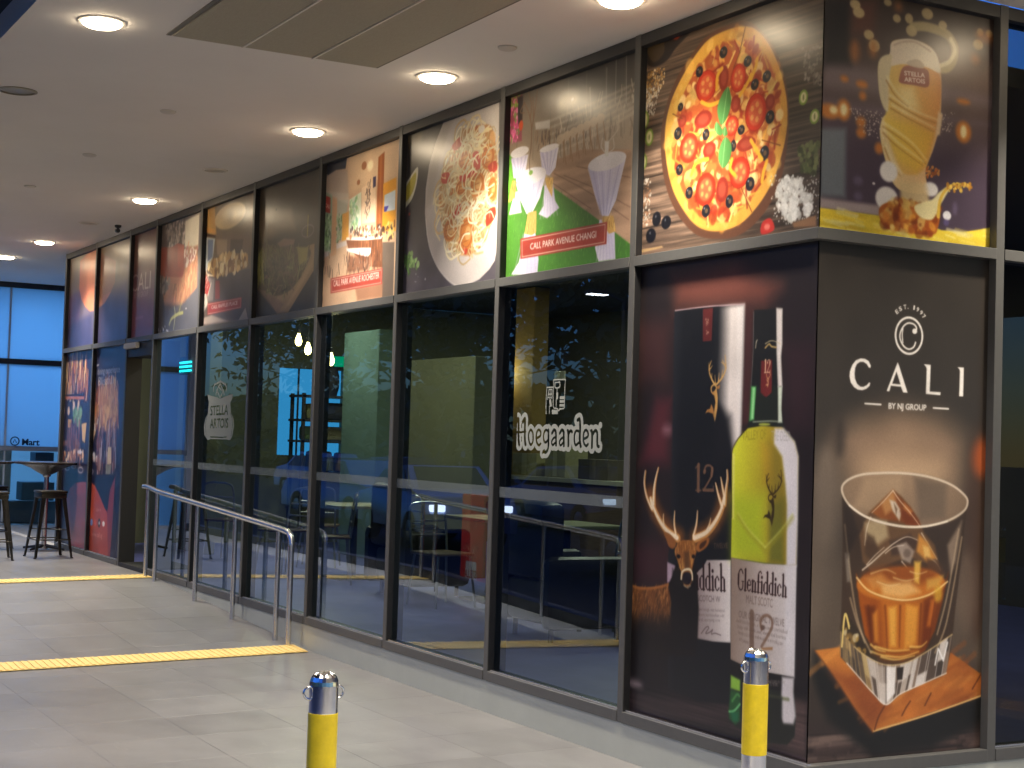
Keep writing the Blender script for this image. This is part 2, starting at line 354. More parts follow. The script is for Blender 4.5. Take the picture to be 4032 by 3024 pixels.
def art_pizza():
    a = Art(1504, UPH, .3, 3)
    a.grad(0, 0, (128, 104, 86), 1500, 300, (74, 62, 52)); a.noise(700, 60, .22); a.noise(420, 11, .32); a.noise(160, 5, .22)
    for y in (150, 420, 690, 960): a.l([(0, y), (700, y + 6), (1500, y)], 9, (40, 32, 27), 3, .8)
    a.p([(887,1080),(714,1091),(555,1073),(435,1008),(313,916),(225,798),(179,671),(178,545),(214,396),(286,262),(390,151),(532,62),(706,28),(860,29),(995,76),(1101,156),(1179,266),(1220,426),(1226,575),(1197,716),(1133,857),(1033,978)], (104, 68, 48), 4, sm=1)
    a.p([(869,1056),(741,1069),(583,1055),(463,994),(356,908),(267,808),(219,698),(213,582),(241,452),(297,327),(387,217),(502,122),(625,77),(757,67),(883,88),(992,146),(1086,226),(1153,323),(1202,444),(1215,562),(1193,686),(1135,819),(1059,934),(970,1015)], (238, 178, 70), 4, sm=1, c2=(226, 158, 60))
    crust = [(869,1056),(741,1069),(583,1055),(463,994),(356,908),(267,808),(219,698),(213,582),(241,452),(297,327),(387,217),(502,122),(625,77),(757,67),(883,88),(992,146),(1086,226),(1153,323),(1202,444),(1215,562),(1193,686),(1135,819),(1059,934),(970,1015)]
    a.sc(crust, 160, 'dot', 14, 40, [(250, 205, 105), (215, 140, 50), (244, 190, 85)], .5, bl=10)
    sauce = [(743,1008),(613,988),(494,930),(414,864),(334,762),(296,652),(299,518),(337,388),(412,271),(513,178),(623,125),(742,120),(880,159),(989,223),(1071,312),(1137,439),(1162,571),(1139,696),(1075,831),(973,936),(872,989)]
    a.p(sauce, (192, 92, 42), 10, sm=1)
    a.sc(sauce, 420, 'dot', 14, 42, [(238, 190, 104), (228, 164, 76), (190, 92, 42), (160, 50, 26), (244, 212, 140), (214, 130, 58), (176, 74, 34)], .8, bl=6)
    a.sc(sauce, 120, 'stroke', 22, 50, [(248, 214, 120), (235, 170, 60), (160, 48, 28)], .8, bl=3)
    for q in [(712,831,39,64),(547,652,75,45),(905,471,75,35),(722,272,50,64),(814,685,39,44),(607,488,54,41),(1082,646,36,38),(366,674,37,33)]:
        a.e(*q, (150, 46, 30), 4); a.e(q[0], q[1], q[2] * .6, q[3] * .6, (182, 82, 56), 8, .7)
    for q in [(566,819,84,78),(829,809,58,68),(974,615,80,90),(429,524,77,74),(860,337,76,75),(583,290,81,81),(787,580,52,48)]:
        a.e(*q, (206, 52, 26), 4); a.e(q[0], q[1], q[2] * .72, q[3] * .72, (226, 108, 66), 8, .75)
        for k in range(5):
            th = k * 1.256; a.e(q[0] + q[2] * .42 * math.cos(th), q[1] + q[3] * .42 * math.sin(th), q[2] * .16, q[3] * .16, (238, 168, 90), 5, .8)
        a.e(*q, (160, 30, 16), 3, .8, 6)
    for q in [(704,962,32,29),(504,904,30,28),(346,750,24,22),(329,615,34,32),(574,570,30,29),(352,423,31,29),(442,292,33,31),(591,181,35,32),(783,206,30,33),(944,271,34,34),(1049,405,35,36),(1085,573,33,32),(901,877,31,27),(1053,774,32,28),(962,752,30,27),(864,547,28,24),(804,478,22,29)]:
        a.e(*q, (34, 34, 42), 3); a.e(q[0] + 4, q[1], q[2] * .38, q[3] * .38, (120, 92, 62), 3, .9); a.e(q[0] - q[2] * .4, q[1] + q[3] * .45, q[2] * .18, q[3] * .18, (150, 155, 165), 2, .8)
    for q in ([(529,744),(598,716),(677,718)], [(456,380),(502,439),(596,442)], [(930,782),(965,837),(976,874)], [(794,413),(783,367),(823,330)], [(655,786),(658,850),(696,882)], [(942,484),(994,422),(1032,378)], [(1069,365),(1046,315),(1036,270)], [(845,719),(906,771),(929,805)]):
        a.l(q, 22, (240, 178, 44), 4, .95)
    leaf = (96, 158, 84)
    for q in ([(746,781),(696,746),(665,688),(681,621),(709,597),(752,633),(776,692),(770,741)], [(737,532),(693,491),(683,429),(718,380),(762,394),(789,445),(784,493)], [(662,620),(643,595),(664,560),(704,545),(709,576)], [(735,588),(710,568),(724,538),(756,545)]):
        a.p(q, leaf, 3, sm=1, c2=(70, 128, 60)); q0, q1 = q[0], q[len(q) // 2]; a.l([q0, q1], 5, (150, 196, 130), 3, .8)
    for q in ([(876,1051),(853,985),(836,934)], [(366,686),(278,726)], [(876,261),(923,192),(962,134)], [(1028,471),(1167,425)], [(788,864),(836,934)]): a.l(q, 7, (120, 60, 24), 2, .8)
    # spice spoon, grains, pepper rings, olives, flour
    a.p([(-23,1137),(37,1167),(215,1155),(344,1160),(429,1133),(291,1071),(207,1021),(89,1011),(12,1052)], (46, 40, 38), 6, sm=1); a.p([(24,1118),(157,1142),(183,1068),(88,1036)], (88, 70, 46), 6, sm=1)
    a.e(295,1137,32,24, (176, 62, 40), 6)
    a.sc([(-17,1023),(194,981),(185,873),(10,785)], 170, 'dot', 5, 10, [(196, 152, 88), (226, 204, 160), (168, 120, 60)], 1)
    a.sc([(-42,915),(154,896),(102,752),(-18,738)], 130, 'dot', 4, 9, [(226, 216, 202), (200, 190, 172)], .9)
    a.sc([(-33,421),(103,411),(100,174),(-27,145)], 160, 'dot', 4, 10, [(222, 212, 196), (170, 120, 84)], .9)
    for q in [(15,737,35,45),(65,637,33,40),(8,512,37,42),(1327,623,27,31),(1409,520,28,30)]:
        a.e(*q, (214, 206, 150), 3); a.e(*q, (124, 156, 52), 3, 1, 11); a.e(q[0], q[1], 5, 14, (110, 120, 60), 3)
    for q in [(155,189,40,39),(244,161,44,35),(106,106,46,39)]:
        a.e(*q, (28, 28, 34), 3); a.e(q[0] - 8, q[1] + 14, 7, 7, (120, 122, 130), 4, .8)
    a.sc([(1301,391),(1440,406),(1440,253),(1328,269)], 70, 'dot', 12, 20, [(92, 104, 58), (122, 132, 78), (66, 76, 40)], .9, bl=4)
    a.sc([(1202,271),(1329,246),(1411,140),(1392,69),(1245,56),(1161,133),(1146,218)], 260, 'dot', 5, 22, [(226, 224, 216), (204, 204, 198), (240, 238, 232)], .75, bl=4)
    a.sc([(1095,293),(1452,244),(1449,12),(1128,62)], 160, 'dot', 3, 7, [(220, 218, 210)], .8)
    a.sc([(1307,859),(1442,845),(1448,653),(1336,689)], 80, 'dot', 4, 12, [(170, 160, 150), (130, 120, 110)], .6)
    a.p([(1044,71),(1103,87),(1138,45),(1118,21),(1040,18)], (190, 52, 44), 4, sm=1); a.e(1083,48,22,15, (226, 110, 96), 6)
    a.p([(1268,46),(1436,64),(1438,13),(1281,23)], (150, 112, 80), 8); a.p([(-15,41),(209,41),(224,31),(2,22)], (186, 150, 104), 4)
    return a
def art_beer():
    a = Art(1115, UPH, .32, 5)
    a.grad(0, 1193, (62, 50, 44), 0, 480, (116, 98, 98)); a.p([(-50, -50), (1200, -50), (1200, 480), (-50, 560)], (76, 62, 80), 160, .9); a.e(850, 800, 300, 120, (150, 122, 108), 140, .5)
    a.p([(36,776),(1105,752),(1107,692),(40,649)], (142, 126, 132), 40, .6); a.p([(41,592),(1109,616),(1109,601),(43,550)], (120, 104, 116), 26, .6)
    a.p([(36,458),(186,476),(191,157),(41,148)], (120, 130, 138), 22, .9); a.p([(46,141),(397,142),(398,92),(43,92)], (176, 160, 158), 14, .9)
    a.p([(46,1047),(192,1071),(201,772),(50,749)], (44, 44, 46), 40, .9); a.p([(201,1073),(350,1098),(336,936),(206,923)], (110, 70, 58), 40, .8)
    a.p([(797,799),(1094,796),(1091,902),(844,918)], (150, 130, 118), 60, .5)
    for q in [(223,1057,31,22),(245,1023,34,25),(417,1099,24,17),(474,1033,24,20),(548,1045,25,24),(565,989,34,27),(661,1086,36,27),(759,1047,27,22),(308,929,30,23),(341,883,33,29),(1000,1052,21,19),(1059,1054,22,19),(988,989,33,26)]:
        a.e(*q, (206, 182, 130), 6, .9)
    for q in [(226,841,28,48),(335,867,25,39),(1031,1034,62,30),(482,1091,22,22),(972,916,25,20)]: a.e(*q, (196, 120, 60), 30, .7)
    for q in [(88,542,63,35),(170,559,40,50),(905,551,49,52),(273,692,33,17),(279,639,20,19),(273,516,28,24),(275,466,28,24),(384,408,26,26),(170,703,22,14),(901,698,40,13)]:
        a.e(*q, (226, 134, 48), 16, .85)
    for q in [(111,551,22,18),(170,560,20,28),(905,552,20,31)]: a.e(*q, (252, 232, 170), 12)
    for q in [(263,243,28,21),(265,171,24,19),(859,174,16,30)]: a.e(*q, (110, 96, 124), 16, .8)
    # yellow wet table edge
    a.p([(38,95),(220,95),(417,94),(419,36),(757,68),(777,63),(918,68),(1050,96),(1112,111),(1115,-4),(41,0)], (236, 202, 46), 3, c2=(246, 214, 60)); tb = [(38,95),(417,94),(757,61),(1112,109),(1115,-4),(41,0)]
    a.noise(240, 22, .1, tb); a.sc(tb, 60, 'stroke', 20, 60, [(252, 232, 110), (226, 182, 40), (250, 240, 170)], .5, (165, 180), bl=6)
    # splash loop and ribbon
    a.l([(697,837),(786,843),(830,886),(838,947),(807,995),(751,1016),(652,1023),(574,1010)], 46, (206, 186, 130), 8, .85); a.l([(751,852),(810,883),(839,940),(812,988)], 22, (238, 224, 176), 5, .9)
    body = [(446,917),(433,857),(373,815),(368,738),(387,639),(436,588),(399,551),(385,487),(403,410),(429,341),(470,258),(538,222),(674,236),(671,339),(717,448),(754,571),(759,720),(748,844),(694,925),(595,949),(508,940)]
    a.p(body, (238, 212, 150), 4, sm=1, c2=(226, 172, 120))
    a.p([(449,801),(599,826),(737,813),(755,682),(716,492),(661,345),(555,304),(496,355),(414,527),(440,639)], (238, 200, 96), 8, sm=1, c2=(226, 150, 82)); a.p([(414,549),(587,549),(715,521),(670,368),(613,318),(495,370)], (242, 208, 78), 26, .9, c2=(230, 170, 60)); a.p([(486,711),(582,725),(624,627),(527,600)], (246, 228, 160), 40, .7)
    a.p([(438,872),(446,913),(518,943),(595,949),(694,925),(735,880),(747,815),(657,831),(521,824),(435,806)], (236, 216, 188), 5, sm=1, c2=(240, 226, 196)); a.l([(461,905),(518,929),(595,938),(685,909)], 10, (196, 168, 140), 4, .7)
    a.p([(370,811),(443,858),(444,807),(428,703),(432,587),(387,639)], (222, 204, 160), 6, sm=1)
    bd = [(496,756),(521,811),(589,825),(663,819),(680,790),(672,737),(582,733),(504,732)]
    a.p(bd, (158, 86, 68), 4, sm=1); a.p([(540,836),(598,859),(642,844),(638,821),(560,821)], (200, 178, 150), 4, .9, sm=1)
    a.t('STELLA', [(526,772)][0], [(655,779)][0], 21, (248, 236, 222), .02); a.t('ARTOIS', [(527,743)][0], [(656,750)][0], 21, (248, 236, 222), .02)
    for q in ([(439,647),(527,615),(635,585),(744,569)], [(405,511),(492,479),(590,432),(670,368)], [(406,483),(484,434),(572,394),(651,359)], [(418,731),(477,666),(556,626)], [(418,412),(458,344),(517,292)], [(450,604),(547,573),(715,529)]):
        a.l(q, 9, (176, 116, 50), 5, .6, 3); a.l([(x + 6, y + 18) for x, y in q], 16, (250, 234, 176), 9, .6, 5)
    a.p([(742,628),(770,617),(755,519),(730,508)], (232, 196, 150), 8)
    for q in [(444,306,53,49),(436,178,68,56),(703,251,47,34)]: a.e(*q, (238, 232, 226), 8)
    a.p([(517,263),(672,280),(705,173),(520,155)], (226, 196, 140), 18, .9)
    base = [(397,135),(520,184),(617,179),(755,164),(753,68),(709,34),(524,31),(418,50)]
    a.p(base, (190, 98, 30), 5, sm=1); a.sc(base, 130, 'dot', 8, 30, [(128, 52, 16), (234, 160, 52), (250, 214, 120), (170, 76, 24), (206, 120, 40)], .6, bl=7)
    a.p([(607,163),(714,204),(762,246),(831,283),(764,179),(717,108),(638,115)], (238, 222, 160), 6, sm=1)
    a.l([(756,127),(764,202),(802,261),(871,295),(958,288)], 20, (232, 186, 62), 4, 1, 9); a.sc([(801,287),(962,312),(963,278),(812,251)], 40, 'dot', 6, 12, [(238, 196, 80), (190, 130, 40)], 1)
    a.sc([(188,570),(394,582),(407,454),(303,455)], 90, 'dot', 2, 5, [(220, 206, 190)], .8); a.sc([(752,630),(852,643),(824,542),(755,526)], 40, 'dot', 2, 5, [(220, 206, 190)], .7)
    a.sc([(670,368),(760,349),(751,311),(682,303)], 26, 'dot', 5, 12, [(190, 100, 40), (226, 150, 70)], .9)
    a.e(810,136,26,22, (240, 238, 240), 4); a.e(806,102,18,15, (104, 90, 140), 8, .8); a.e(356,240,8,6, (236, 232, 226), 3)
    return a
def stag(a, bl, k, col, c2, al=1.):
    """line emblem of a stag's head; bl = (x, y) of its foot, k = scale per unit (height is 13 units)"""
    q = lambda pts: [(bl[0] + x * k, bl[1] + y * k) for x, y in pts]
    a.p(q([(2.6, 0), (3.4, 3), (3.4, 5.2), (2.9, 7.4), (2.2, 6.6), (1.2, 6.3), (1.4, 6), (2.2, 5.6), (2.7, 4.2), (2.2, 2.2)]), col, 1, al, c2=c2)
    a.p(q([(2.5, .4), (1.8, 1.8), (0.1, 2.2), (-.9, 1.8), (-.2, 2.7), (.9, 2.9), (1.2, 4), (2, 2.8)]), col, 1, al)
    a.l(q([(2.9, 7.3), (2.3, 7.9), (1.4, 7.7), (1, 7.1), (1.2, 6.4)]), .35 * k, c2, 1, al); a.p(q([(3, 7.5), (4.1, 7.9), (3.9, 7.1), (3.3, 6.9)]), col, 1, al)
    a.l(q([(2.3, 7.9), (1, 9.3), (.2, 10.8), (.3, 12), (.9, 13)]), .48 * k, c2, 1, al, .2 * k); a.l(q([(.3, 11), (-.1, 12.6)]), .3 * k, c2, 1, al, .12 * k)
    a.l(q([(.5, 11.3), (1.3, 12)]), .3 * k, c2, 1, al, .12 * k); a.l(q([(1.1, 9.2), (1.2, 10.4)]), .32 * k, c2, 1, al, .12 * k)
    a.l(q([(2.9, 8), (4.6, 9.2), (5.7, 10.6), (5.9, 12.2), (5.6, 14)]), .5 * k, c2, 1, al, .2 * k); a.l(q([(5.8, 11.6), (4.6, 13.1)]), .32 * k, c2, 1, al, .12 * k)
    a.l(q([(5.5, 12.1), (4.3, 12.6)]), .3 * k, c2, 1, al, .12 * k); a.l(q([(5.6, 10.6), (6.2, 11.4)]), .3 * k, c2, 1, al, .12 * k)
    a.l(q([(4.6, 9.3), (4.9, 11)]), .32 * k, c2, 1, al, .12 * k); a.l(q([(3.5, 8.6), (3.7, 10.4)]), .32 * k, c2, 1, al, .12 * k); a.l(q([(2.5, 8), (2.2, 10)]), .32 * k, c2, 1, al, .12 * k)
def art_whisky():
    a = Art(1504, LOH, .27, 7)
    a.bg((46, 38, 38)); W = 1504
    a.p([(317,2288),(844,2300),(1193,2165),(1077,2081),(353,2110)], (122, 70, 58), 90, .95); a.p([(-15,2064),(313,2046),(299,1731),(32,1736)], (74, 46, 44), 90, .9)
    a.p([(201,1649),(332,1647),(319,1316),(68,1310)], (96, 44, 50), 70, .9); a.e(303,1486,40,25, (150, 104, 116), 40, .8); a.p([(1227,1892),(1443,1883),(1446,1490),(1277,1489)], (64, 44, 48), 80, .8)
    a.p([(929,2075),(992,2064),(1001,1517),(927,1517)], (84, 48, 46), 30, .8); a.p([(13,882),(365,923),(376,695),(38,680)], (70, 42, 46), 80, .9)
    a.p([(-50, -50), (1600, -50), (1600, 420), (-50, 420)], (34, 29, 30), 120); a.p([(-40,86),(906,177),(912,56),(-35,-7)], (66, 52, 52), 40, .8); a.p([(1367,272),(1456,272),(1455,8),(1157,25),(911,71),(1270,133)], (96, 74, 70), 30, .9)
    fl = [(0, -20), (1504, -20), (1504, 230), (0, 160)]; a.noise(320, 8, .28, fl); a.e(57,151,83,23, (150, 132, 134), 30, .8)
    # presentation tube
    tb = [(339,2101),(480,2104),(697,2104),(922,2095),(922,1796),(919,1409),(914,1054)] + [(865,864),(888,174),(622,148),(372,173),(342,815)] + [(358,1022),(350,1564)]
    a.p(tb, (62, 64, 70), 3, c2=(30, 31, 34), g=(180, 0, 430, 0))
    a.p([(677,2100),(922,2095),(922,1796),(918,1494),(916,1331),(874,1330),(843,1408),(811,1501),(771,1579),(716,1643)], (36, 37, 40), 22, c2=(224, 214, 208), g=([(717,1881)][0][0], 0, [(823,1877)][0][0], 0)); a.p([(866,2087),(923,2093),(922,1796),(919,1347),(903,1347),(882,1641)], (236, 228, 224), 16, .7); a.p([(717,1619),(837,1556),(878,1331),(730,1327)], (34, 34, 37), 44, .9)
    a.l([(347,2101),(644,2104),(922,2097)], 7, (190, 160, 165), 2, .9); a.p([(587,2094),(671,2096),(667,1931),(593,1930)], (100, 42, 40), 3); a.sc([(612,2054),(639,2053),(636,1965),(620,1965)], 14, 'dot', 3, 5, [(170, 130, 110)], .9)
    stag(a, [(649,1526)][0], ([(635,1846)][0][1] - [(649,1526)][0][1]) / 13.6, (168, 116, 58), (206, 158, 88))
    a.serif('12', [(551,1184)][0], [(725,1188)][0], [(631,1316)][0][1] - [(636,1187)][0][1], (122, 88, 66), .9); a.t('TWELVE', [(728,908)][0], [(840,918)][0], 26, (120, 90, 66), .01, .8)
    # tube label
    a.p([(336,810),(414,796),(389,712),(341,704)], (176, 150, 166), 8); lb = [(675,847),(867,862),(881,467),(738,455),(606,454),(607,600),(592,779),(645,811)]
    a.p(lb, (152, 134, 130), 5, c2=(224, 214, 206), g=([(596,692)][0][0], 0, [(863,718)][0][0], 0))
    a.serif('iddich', [(590,695)][0], [(834,710)][0], 128, (44, 24, 26)); a.t('SCOTCH W', [(606,638)][0], [(791,651)][0], 30, (90, 72, 72), .0, .8)
    for k, (x0, x1) in enumerate(((1260, 1670), (1262, 1665), (1262, 1600))):
        y = 1025 + 85 * k; a.t(('and tough and honeyed', 'sherry and bourbon oak', 'with marrying tuns')[k], (np.interp(x0, (1260, 1670), ([(618,593)][0][0], [(828,608)][0][0])), [(618,593)][0][1] - k * ([(618,593)][0][1] - [(619,567)][0][1])), (np.interp(x1, (1260, 1670), ([(618,593)][0][0], [(828,608)][0][0])), [(828,608)][0][1] - k * ([(828,608)][0][1] - [(829,583)][0][1])), 14, (104, 86, 86), .0, .7)
    a.l([(644,483),(684,519),(705,518),(680,488),(716,498),(736,513),(727,490),(757,497),(803,493)], 5, (84, 64, 64), 2, .8)
    # living stag
    a.p([(-31,674),(55,655),(175,659),(348,695),(388,745),(413,812),(592,827),(594,715),(615,606),(610,463),(599,366),(407,340),(8,372)], (34, 28, 26), 8)
    fur = [(-31,674),(55,655),(175,659),(348,695),(395,583),(390,452),(14,424)]
    a.p(fur, (132, 78, 36), 6, c2=(78, 48, 28), g=(0, [(54,665)][0][1], 0, [(66,421)][0][1])); a.sc(fur, 420, 'stroke', 9, 22, [(176, 112, 54), (92, 56, 30), (206, 146, 84), (60, 38, 24)], .6, (60, 100), bl=2)
    a.l([(-26,670),(70,654),(204,664),(348,695)], 14, (196, 120, 54), 6, .8); a.p([(2,490),(398,534),(405,373),(10,322)], (34, 29, 28), 60, .9)
    a.p([(386,777),(488,705),(597,715),(616,590),(611,399),(391,371),(374,580)], (31, 28, 28), 18)
    for q in ([(435,944),(334,978),(229,1055),(166,1144)], [(573,949),(691,997),(767,1076),(802,1164)]): a.l(q, 92, (190, 110, 40), 40, .55)
    ant = [([(424,937),(335,966),(268,1011),(211,1071),(174,1127)] + [(192,1070),(137,1135),(111,1201),(118,1269)], 46, 10), ([(201,1096),(202,1171),(214,1230),(236,1289)], 34, 8), ([(409,950),(390,1006),(391,1072)], 22, 6), ([(302,985),(292,1025),(293,1052)], 16, 5),
           ([(570,946),(666,979),(736,1035),(785,1100),(808,1164)] + [(810,1126),(816,1196),(826,1251),(822,1294)], 46, 10), ([(791,1109),(756,1170),(731,1228)], 28, 7), ([(809,1149),(787,1211),(772,1257)], 24, 7), ([(559,956),(581,1018),(587,1084)], 22, 6), ([(671,995),(690,1024),(698,1052)], 16, 5)]
    for q, w, w2 in ant: a.l(q, w, (206, 140, 70), 3, 1, w2)
    for q, w, w2 in ant: a.l([(x - w * .12, y + 2) for x, y in q], w * .55, (246, 222, 186), 4, .95, w2 * .5)
    a.p([(299,958),(350,955),(408,918),(389,882),(346,890),(323,924)], (150, 92, 44), 5, sm=1); a.p([(684,957),(675,916),(610,882),(582,898),(601,931)], (164, 98, 42), 5, sm=1); a.p([(667,944),(655,917),(616,896),(615,920)], (72, 44, 28), 6, sm=1)
    hd = [(443,922),(505,934),(563,930),(586,890),(567,833),(553,783),(551,727),(522,699),(488,705),(469,752),(427,821),(399,872)]
    a.p(hd, (150, 92, 40), 4, sm=1); a.sc(hd, 120, 'stroke', 8, 16, [(206, 142, 66), (110, 64, 28), (230, 176, 96)], .6, (70, 110), bl=2)
    a.p([(480,874),(524,877),(534,782),(490,778)], (98, 64, 36), 12, .9); a.e(434,846,17,10, (26, 20, 18), 4); a.e(561,855,14,10, (26, 20, 18), 4)
    a.l([(463,735),(468,768),(498,785),(534,788),(553,771),(558,740)], 12, (240, 220, 176), 3); a.p([(474,752),(492,769),(533,772),(549,755),(542,722),(515,711),(484,717)], (34, 28, 36), 4, sm=1); a.l([(488,704),(516,698),(543,709)], 9, (150, 140, 120), 4, .8)
    # bottle
    body = [(870,1052),(855,1330),(859,1396),(898,1447),(965,1498),(985,1556),(989,1686),(1000,1855),(1000,2063),(1212,2059),(1217,1892),(1210,1833),(1225,1690),(1222,1593),(1244,1503),(1324,1441),(1354,1372),(1358,1080)] + [(1356,874),(1360,308),(1377,195),(1371,107),(1318,60),(1156,39),(936,75),(884,105),(878,142),(888,312),(868,864)]
    a.p(body, (40, 44, 38), 3)
    liq = [(971,1498),(1075,1510),(1230,1505),(1322,1441),(1352,1372),(1354,1080)] + [(1356,876),(1124,870),(869,874)] + [(867,1052),(856,1338),(861,1396),(902,1446)]
    a.p(liq, (222, 226, 44), 4, c2=(170, 142, 34), g=([(887,1253)][0][0], 0, [(1180,1263)][0][0], 0)); a.p([(865,1174),(1112,1185),(1124,877),(877,881)], (176, 198, 34), 70, .8); a.p([(1078,1427),(1174,1428),(1204,1264),(1109,1246)], (196, 150, 36), 40, .6)
    a.p([(1149,1141),(1254,1176),(1265,874),(1160,873)], (112, 116, 40), 30, .85)
    a.p([(1138,1427),(1221,1429),(1262,1251),(1280,1076),(1176,1070)], (128, 118, 40), 50, .6)
    a.p([(1177,1499),(1241,1500),(1324,1439),(1352,1372),(1358,1080)] + [(1356,874),(1284,868),(1278,1148)] + [(1262,1251),(1235,1369),(1174,1428)], (226, 220, 222), 14); a.p([(857,1377),(877,1377),(885,1060),(870,1059)], (240, 236, 120), 6, .7)
    a.l([(971,1498),(898,1447),(859,1396),(855,1330),(866,1066)], 6, (70, 60, 20), 3, .7)
    a.p([(1000,2063),(1212,2059),(1217,1892),(1213,1825),(1225,1698),(989,1698),(1000,1855)], (38, 38, 37), 3); a.p([(1167,2064),(1212,2058),(1217,1892),(1210,1833),(1225,1694),(1193,1694),(1177,1849)], (222, 212, 206), 8); a.l([(997,2056),(1000,1863),(990,1694)], 4, (150, 150, 146), 2, .7)
    a.p([(992,1698),(1031,1697),(1020,1540),(984,1533)], (84, 176, 92), 8); a.p([(1004,1694),(1022,1693),(1013,1544),(998,1540)], (150, 222, 146), 6); a.p([(1193,1694),(1225,1694),(1222,1593),(1231,1526),(1200,1526)], (206, 218, 196), 7)
    a.l([(1013,1529),(1110,1533),(1199,1532)], 7, (156, 166, 140), 3, .9); a.e(1099,1518,43,6, (176, 186, 70), 5)
    a.l([(1018,1881),(1023,1912),(1032,1919)], 5, (196, 186, 160), 2); a.l([(1091,1879),(1120,1896),(1139,1884),(1174,1879)], 8, (190, 160, 96), 2); a.l([(1090,1898),(1132,1911),(1179,1903),(1203,1893)], 4, (206, 190, 150), 2)
    a.p([(1063,1819),(1145,1821),(1148,1667),(1106,1645),(1064,1668)], (112, 42, 40), 3); a.serif('12', [(1085,1762)][0], [(1135,1761)][0], 62, (236, 200, 160)); stag(a, [(1104,1691)][0], 5.2, (226, 176, 120), (226, 176, 120))
    a.t('VALLEY OF', [(933,1440)][0], [(1116,1450)][0], 46, (150, 138, 30), .0, .8); a.t('THE DEER', [(1150,1443)][0], [(1292,1441)][0], 46, (176, 172, 168), .0, .8)
    for q in ([(914,1076),(997,1004),(1128,926)], [(1320,1091),(1237,1012),(1128,926)]): a.l(q, 22, (166, 158, 34), 14, .5); a.l([(x, y + 16) for x, y in q], 8, (226, 232, 120), 8, .5)
    stag(a, [(1123,1042)][0], ([(1113,1303)][0][1] - [(1123,1042)][0][1]) / 13.8, (58, 44, 22), (66, 48, 22))
    # bottle label
    lb = [(870,875),(953,870),(1124,866),(1356,876),(1359,371),(1144,364),(973,374),(885,387)]
    a.p(lb, (150, 128, 112), 4, c2=(226, 218, 214), g=([(875,634)][0][0], 0, [(1341,683)][0][0], 0)); a.p([(1277,867),(1354,874),(1359,374),(1295,372)], (228, 222, 222), 16, .8)
    a.serif('Glenfiddich', [(924,727)][0], [(1294,726)][0], [(966,828)][0][1] - [(970,727)][0][1], (46, 22, 22))
    a.t('MALT SCOTC', [(993,669)][0], [(1192,668)][0], 40, (116, 94, 84), .0, .75); a.t('OUR ORIGINAL TWELVE', [(939,595)][0], [(1279,590)][0], 34, (104, 84, 76), .0, .8)
    for k in range(4):
        L0, L1 = [(923,571)][0], [(1302,560)][0]; d = k * ([(923,571)][0][1] - [(924,537)][0][1]) * .82
        a.t(('deliciously rich, a single malt unrivalled', 'fruity with subtle pear, sherry and bourbon', 'finest oak casks, mellowed in a marrying tun', 'with patience')[k], (L0[0] + 8 * k, L0[1] - d), (L1[0] - (0, 10, 30, 280)[k], L1[1] - d), 17, (112, 92, 84), .0, .7)
    a.l([(1039,627),(1042,546),(1045,470)], 34, (112, 84, 66), 3, .75); a.l([(1115,558),(1106,595),(1127,620),(1159,627),(1187,613),(1191,578),(1162,534),(1118,479)], 16, (126, 92, 68), 3, .75); a.e(1124,568,15,12, (100, 74, 60), 4, .8); a.p([(1118,473),(1201,487),(1199,473),(1119,462)], (166, 120, 76), 4)
    a.p([(885,387),(973,374),(1144,364),(1359,371),(1355,303),(1170,286),(888,320)], (36, 33, 32), 4); a.p([(1273,360),(1357,368),(1355,303),(1375,198),(1360,156),(1292,148),(1268,176)], (222, 214, 214), 12)
    a.t('MATURED IN OAK', [(1175,319)][0], [(1297,330)][0], 14, (170, 160, 150), .0, .8); a.t('12 YEARS', [(1187,308)][0], [(1246,312)][0], 14, (170, 160, 150), .0, .8); a.l([(1177,258),(1265,262),(1322,265)], 16, (110, 120, 70), 6, .7)
    a.p([(891,313),(964,300),(964,247),(891,251)], (150, 206, 66), 8); a.p([(891,244),(966,240),(969,111),(935,83),(884,105),(880,142)], (42, 96, 48), 10); a.l([(885,139),(923,149),(966,187)], 10, (120, 210, 130), 4); a.l([(906,192),(942,229),(961,224)], 12, (96, 170, 90), 5, .8); a.p([(896,137),(958,147),(953,101),(916,99)], (30, 120, 80), 10, .8)
    a.p([(1172,257),(1276,266),(1281,149),(1366,157),(1368,106),(1318,61),(1174,53)], (40, 42, 36), 14, .9)
    return a
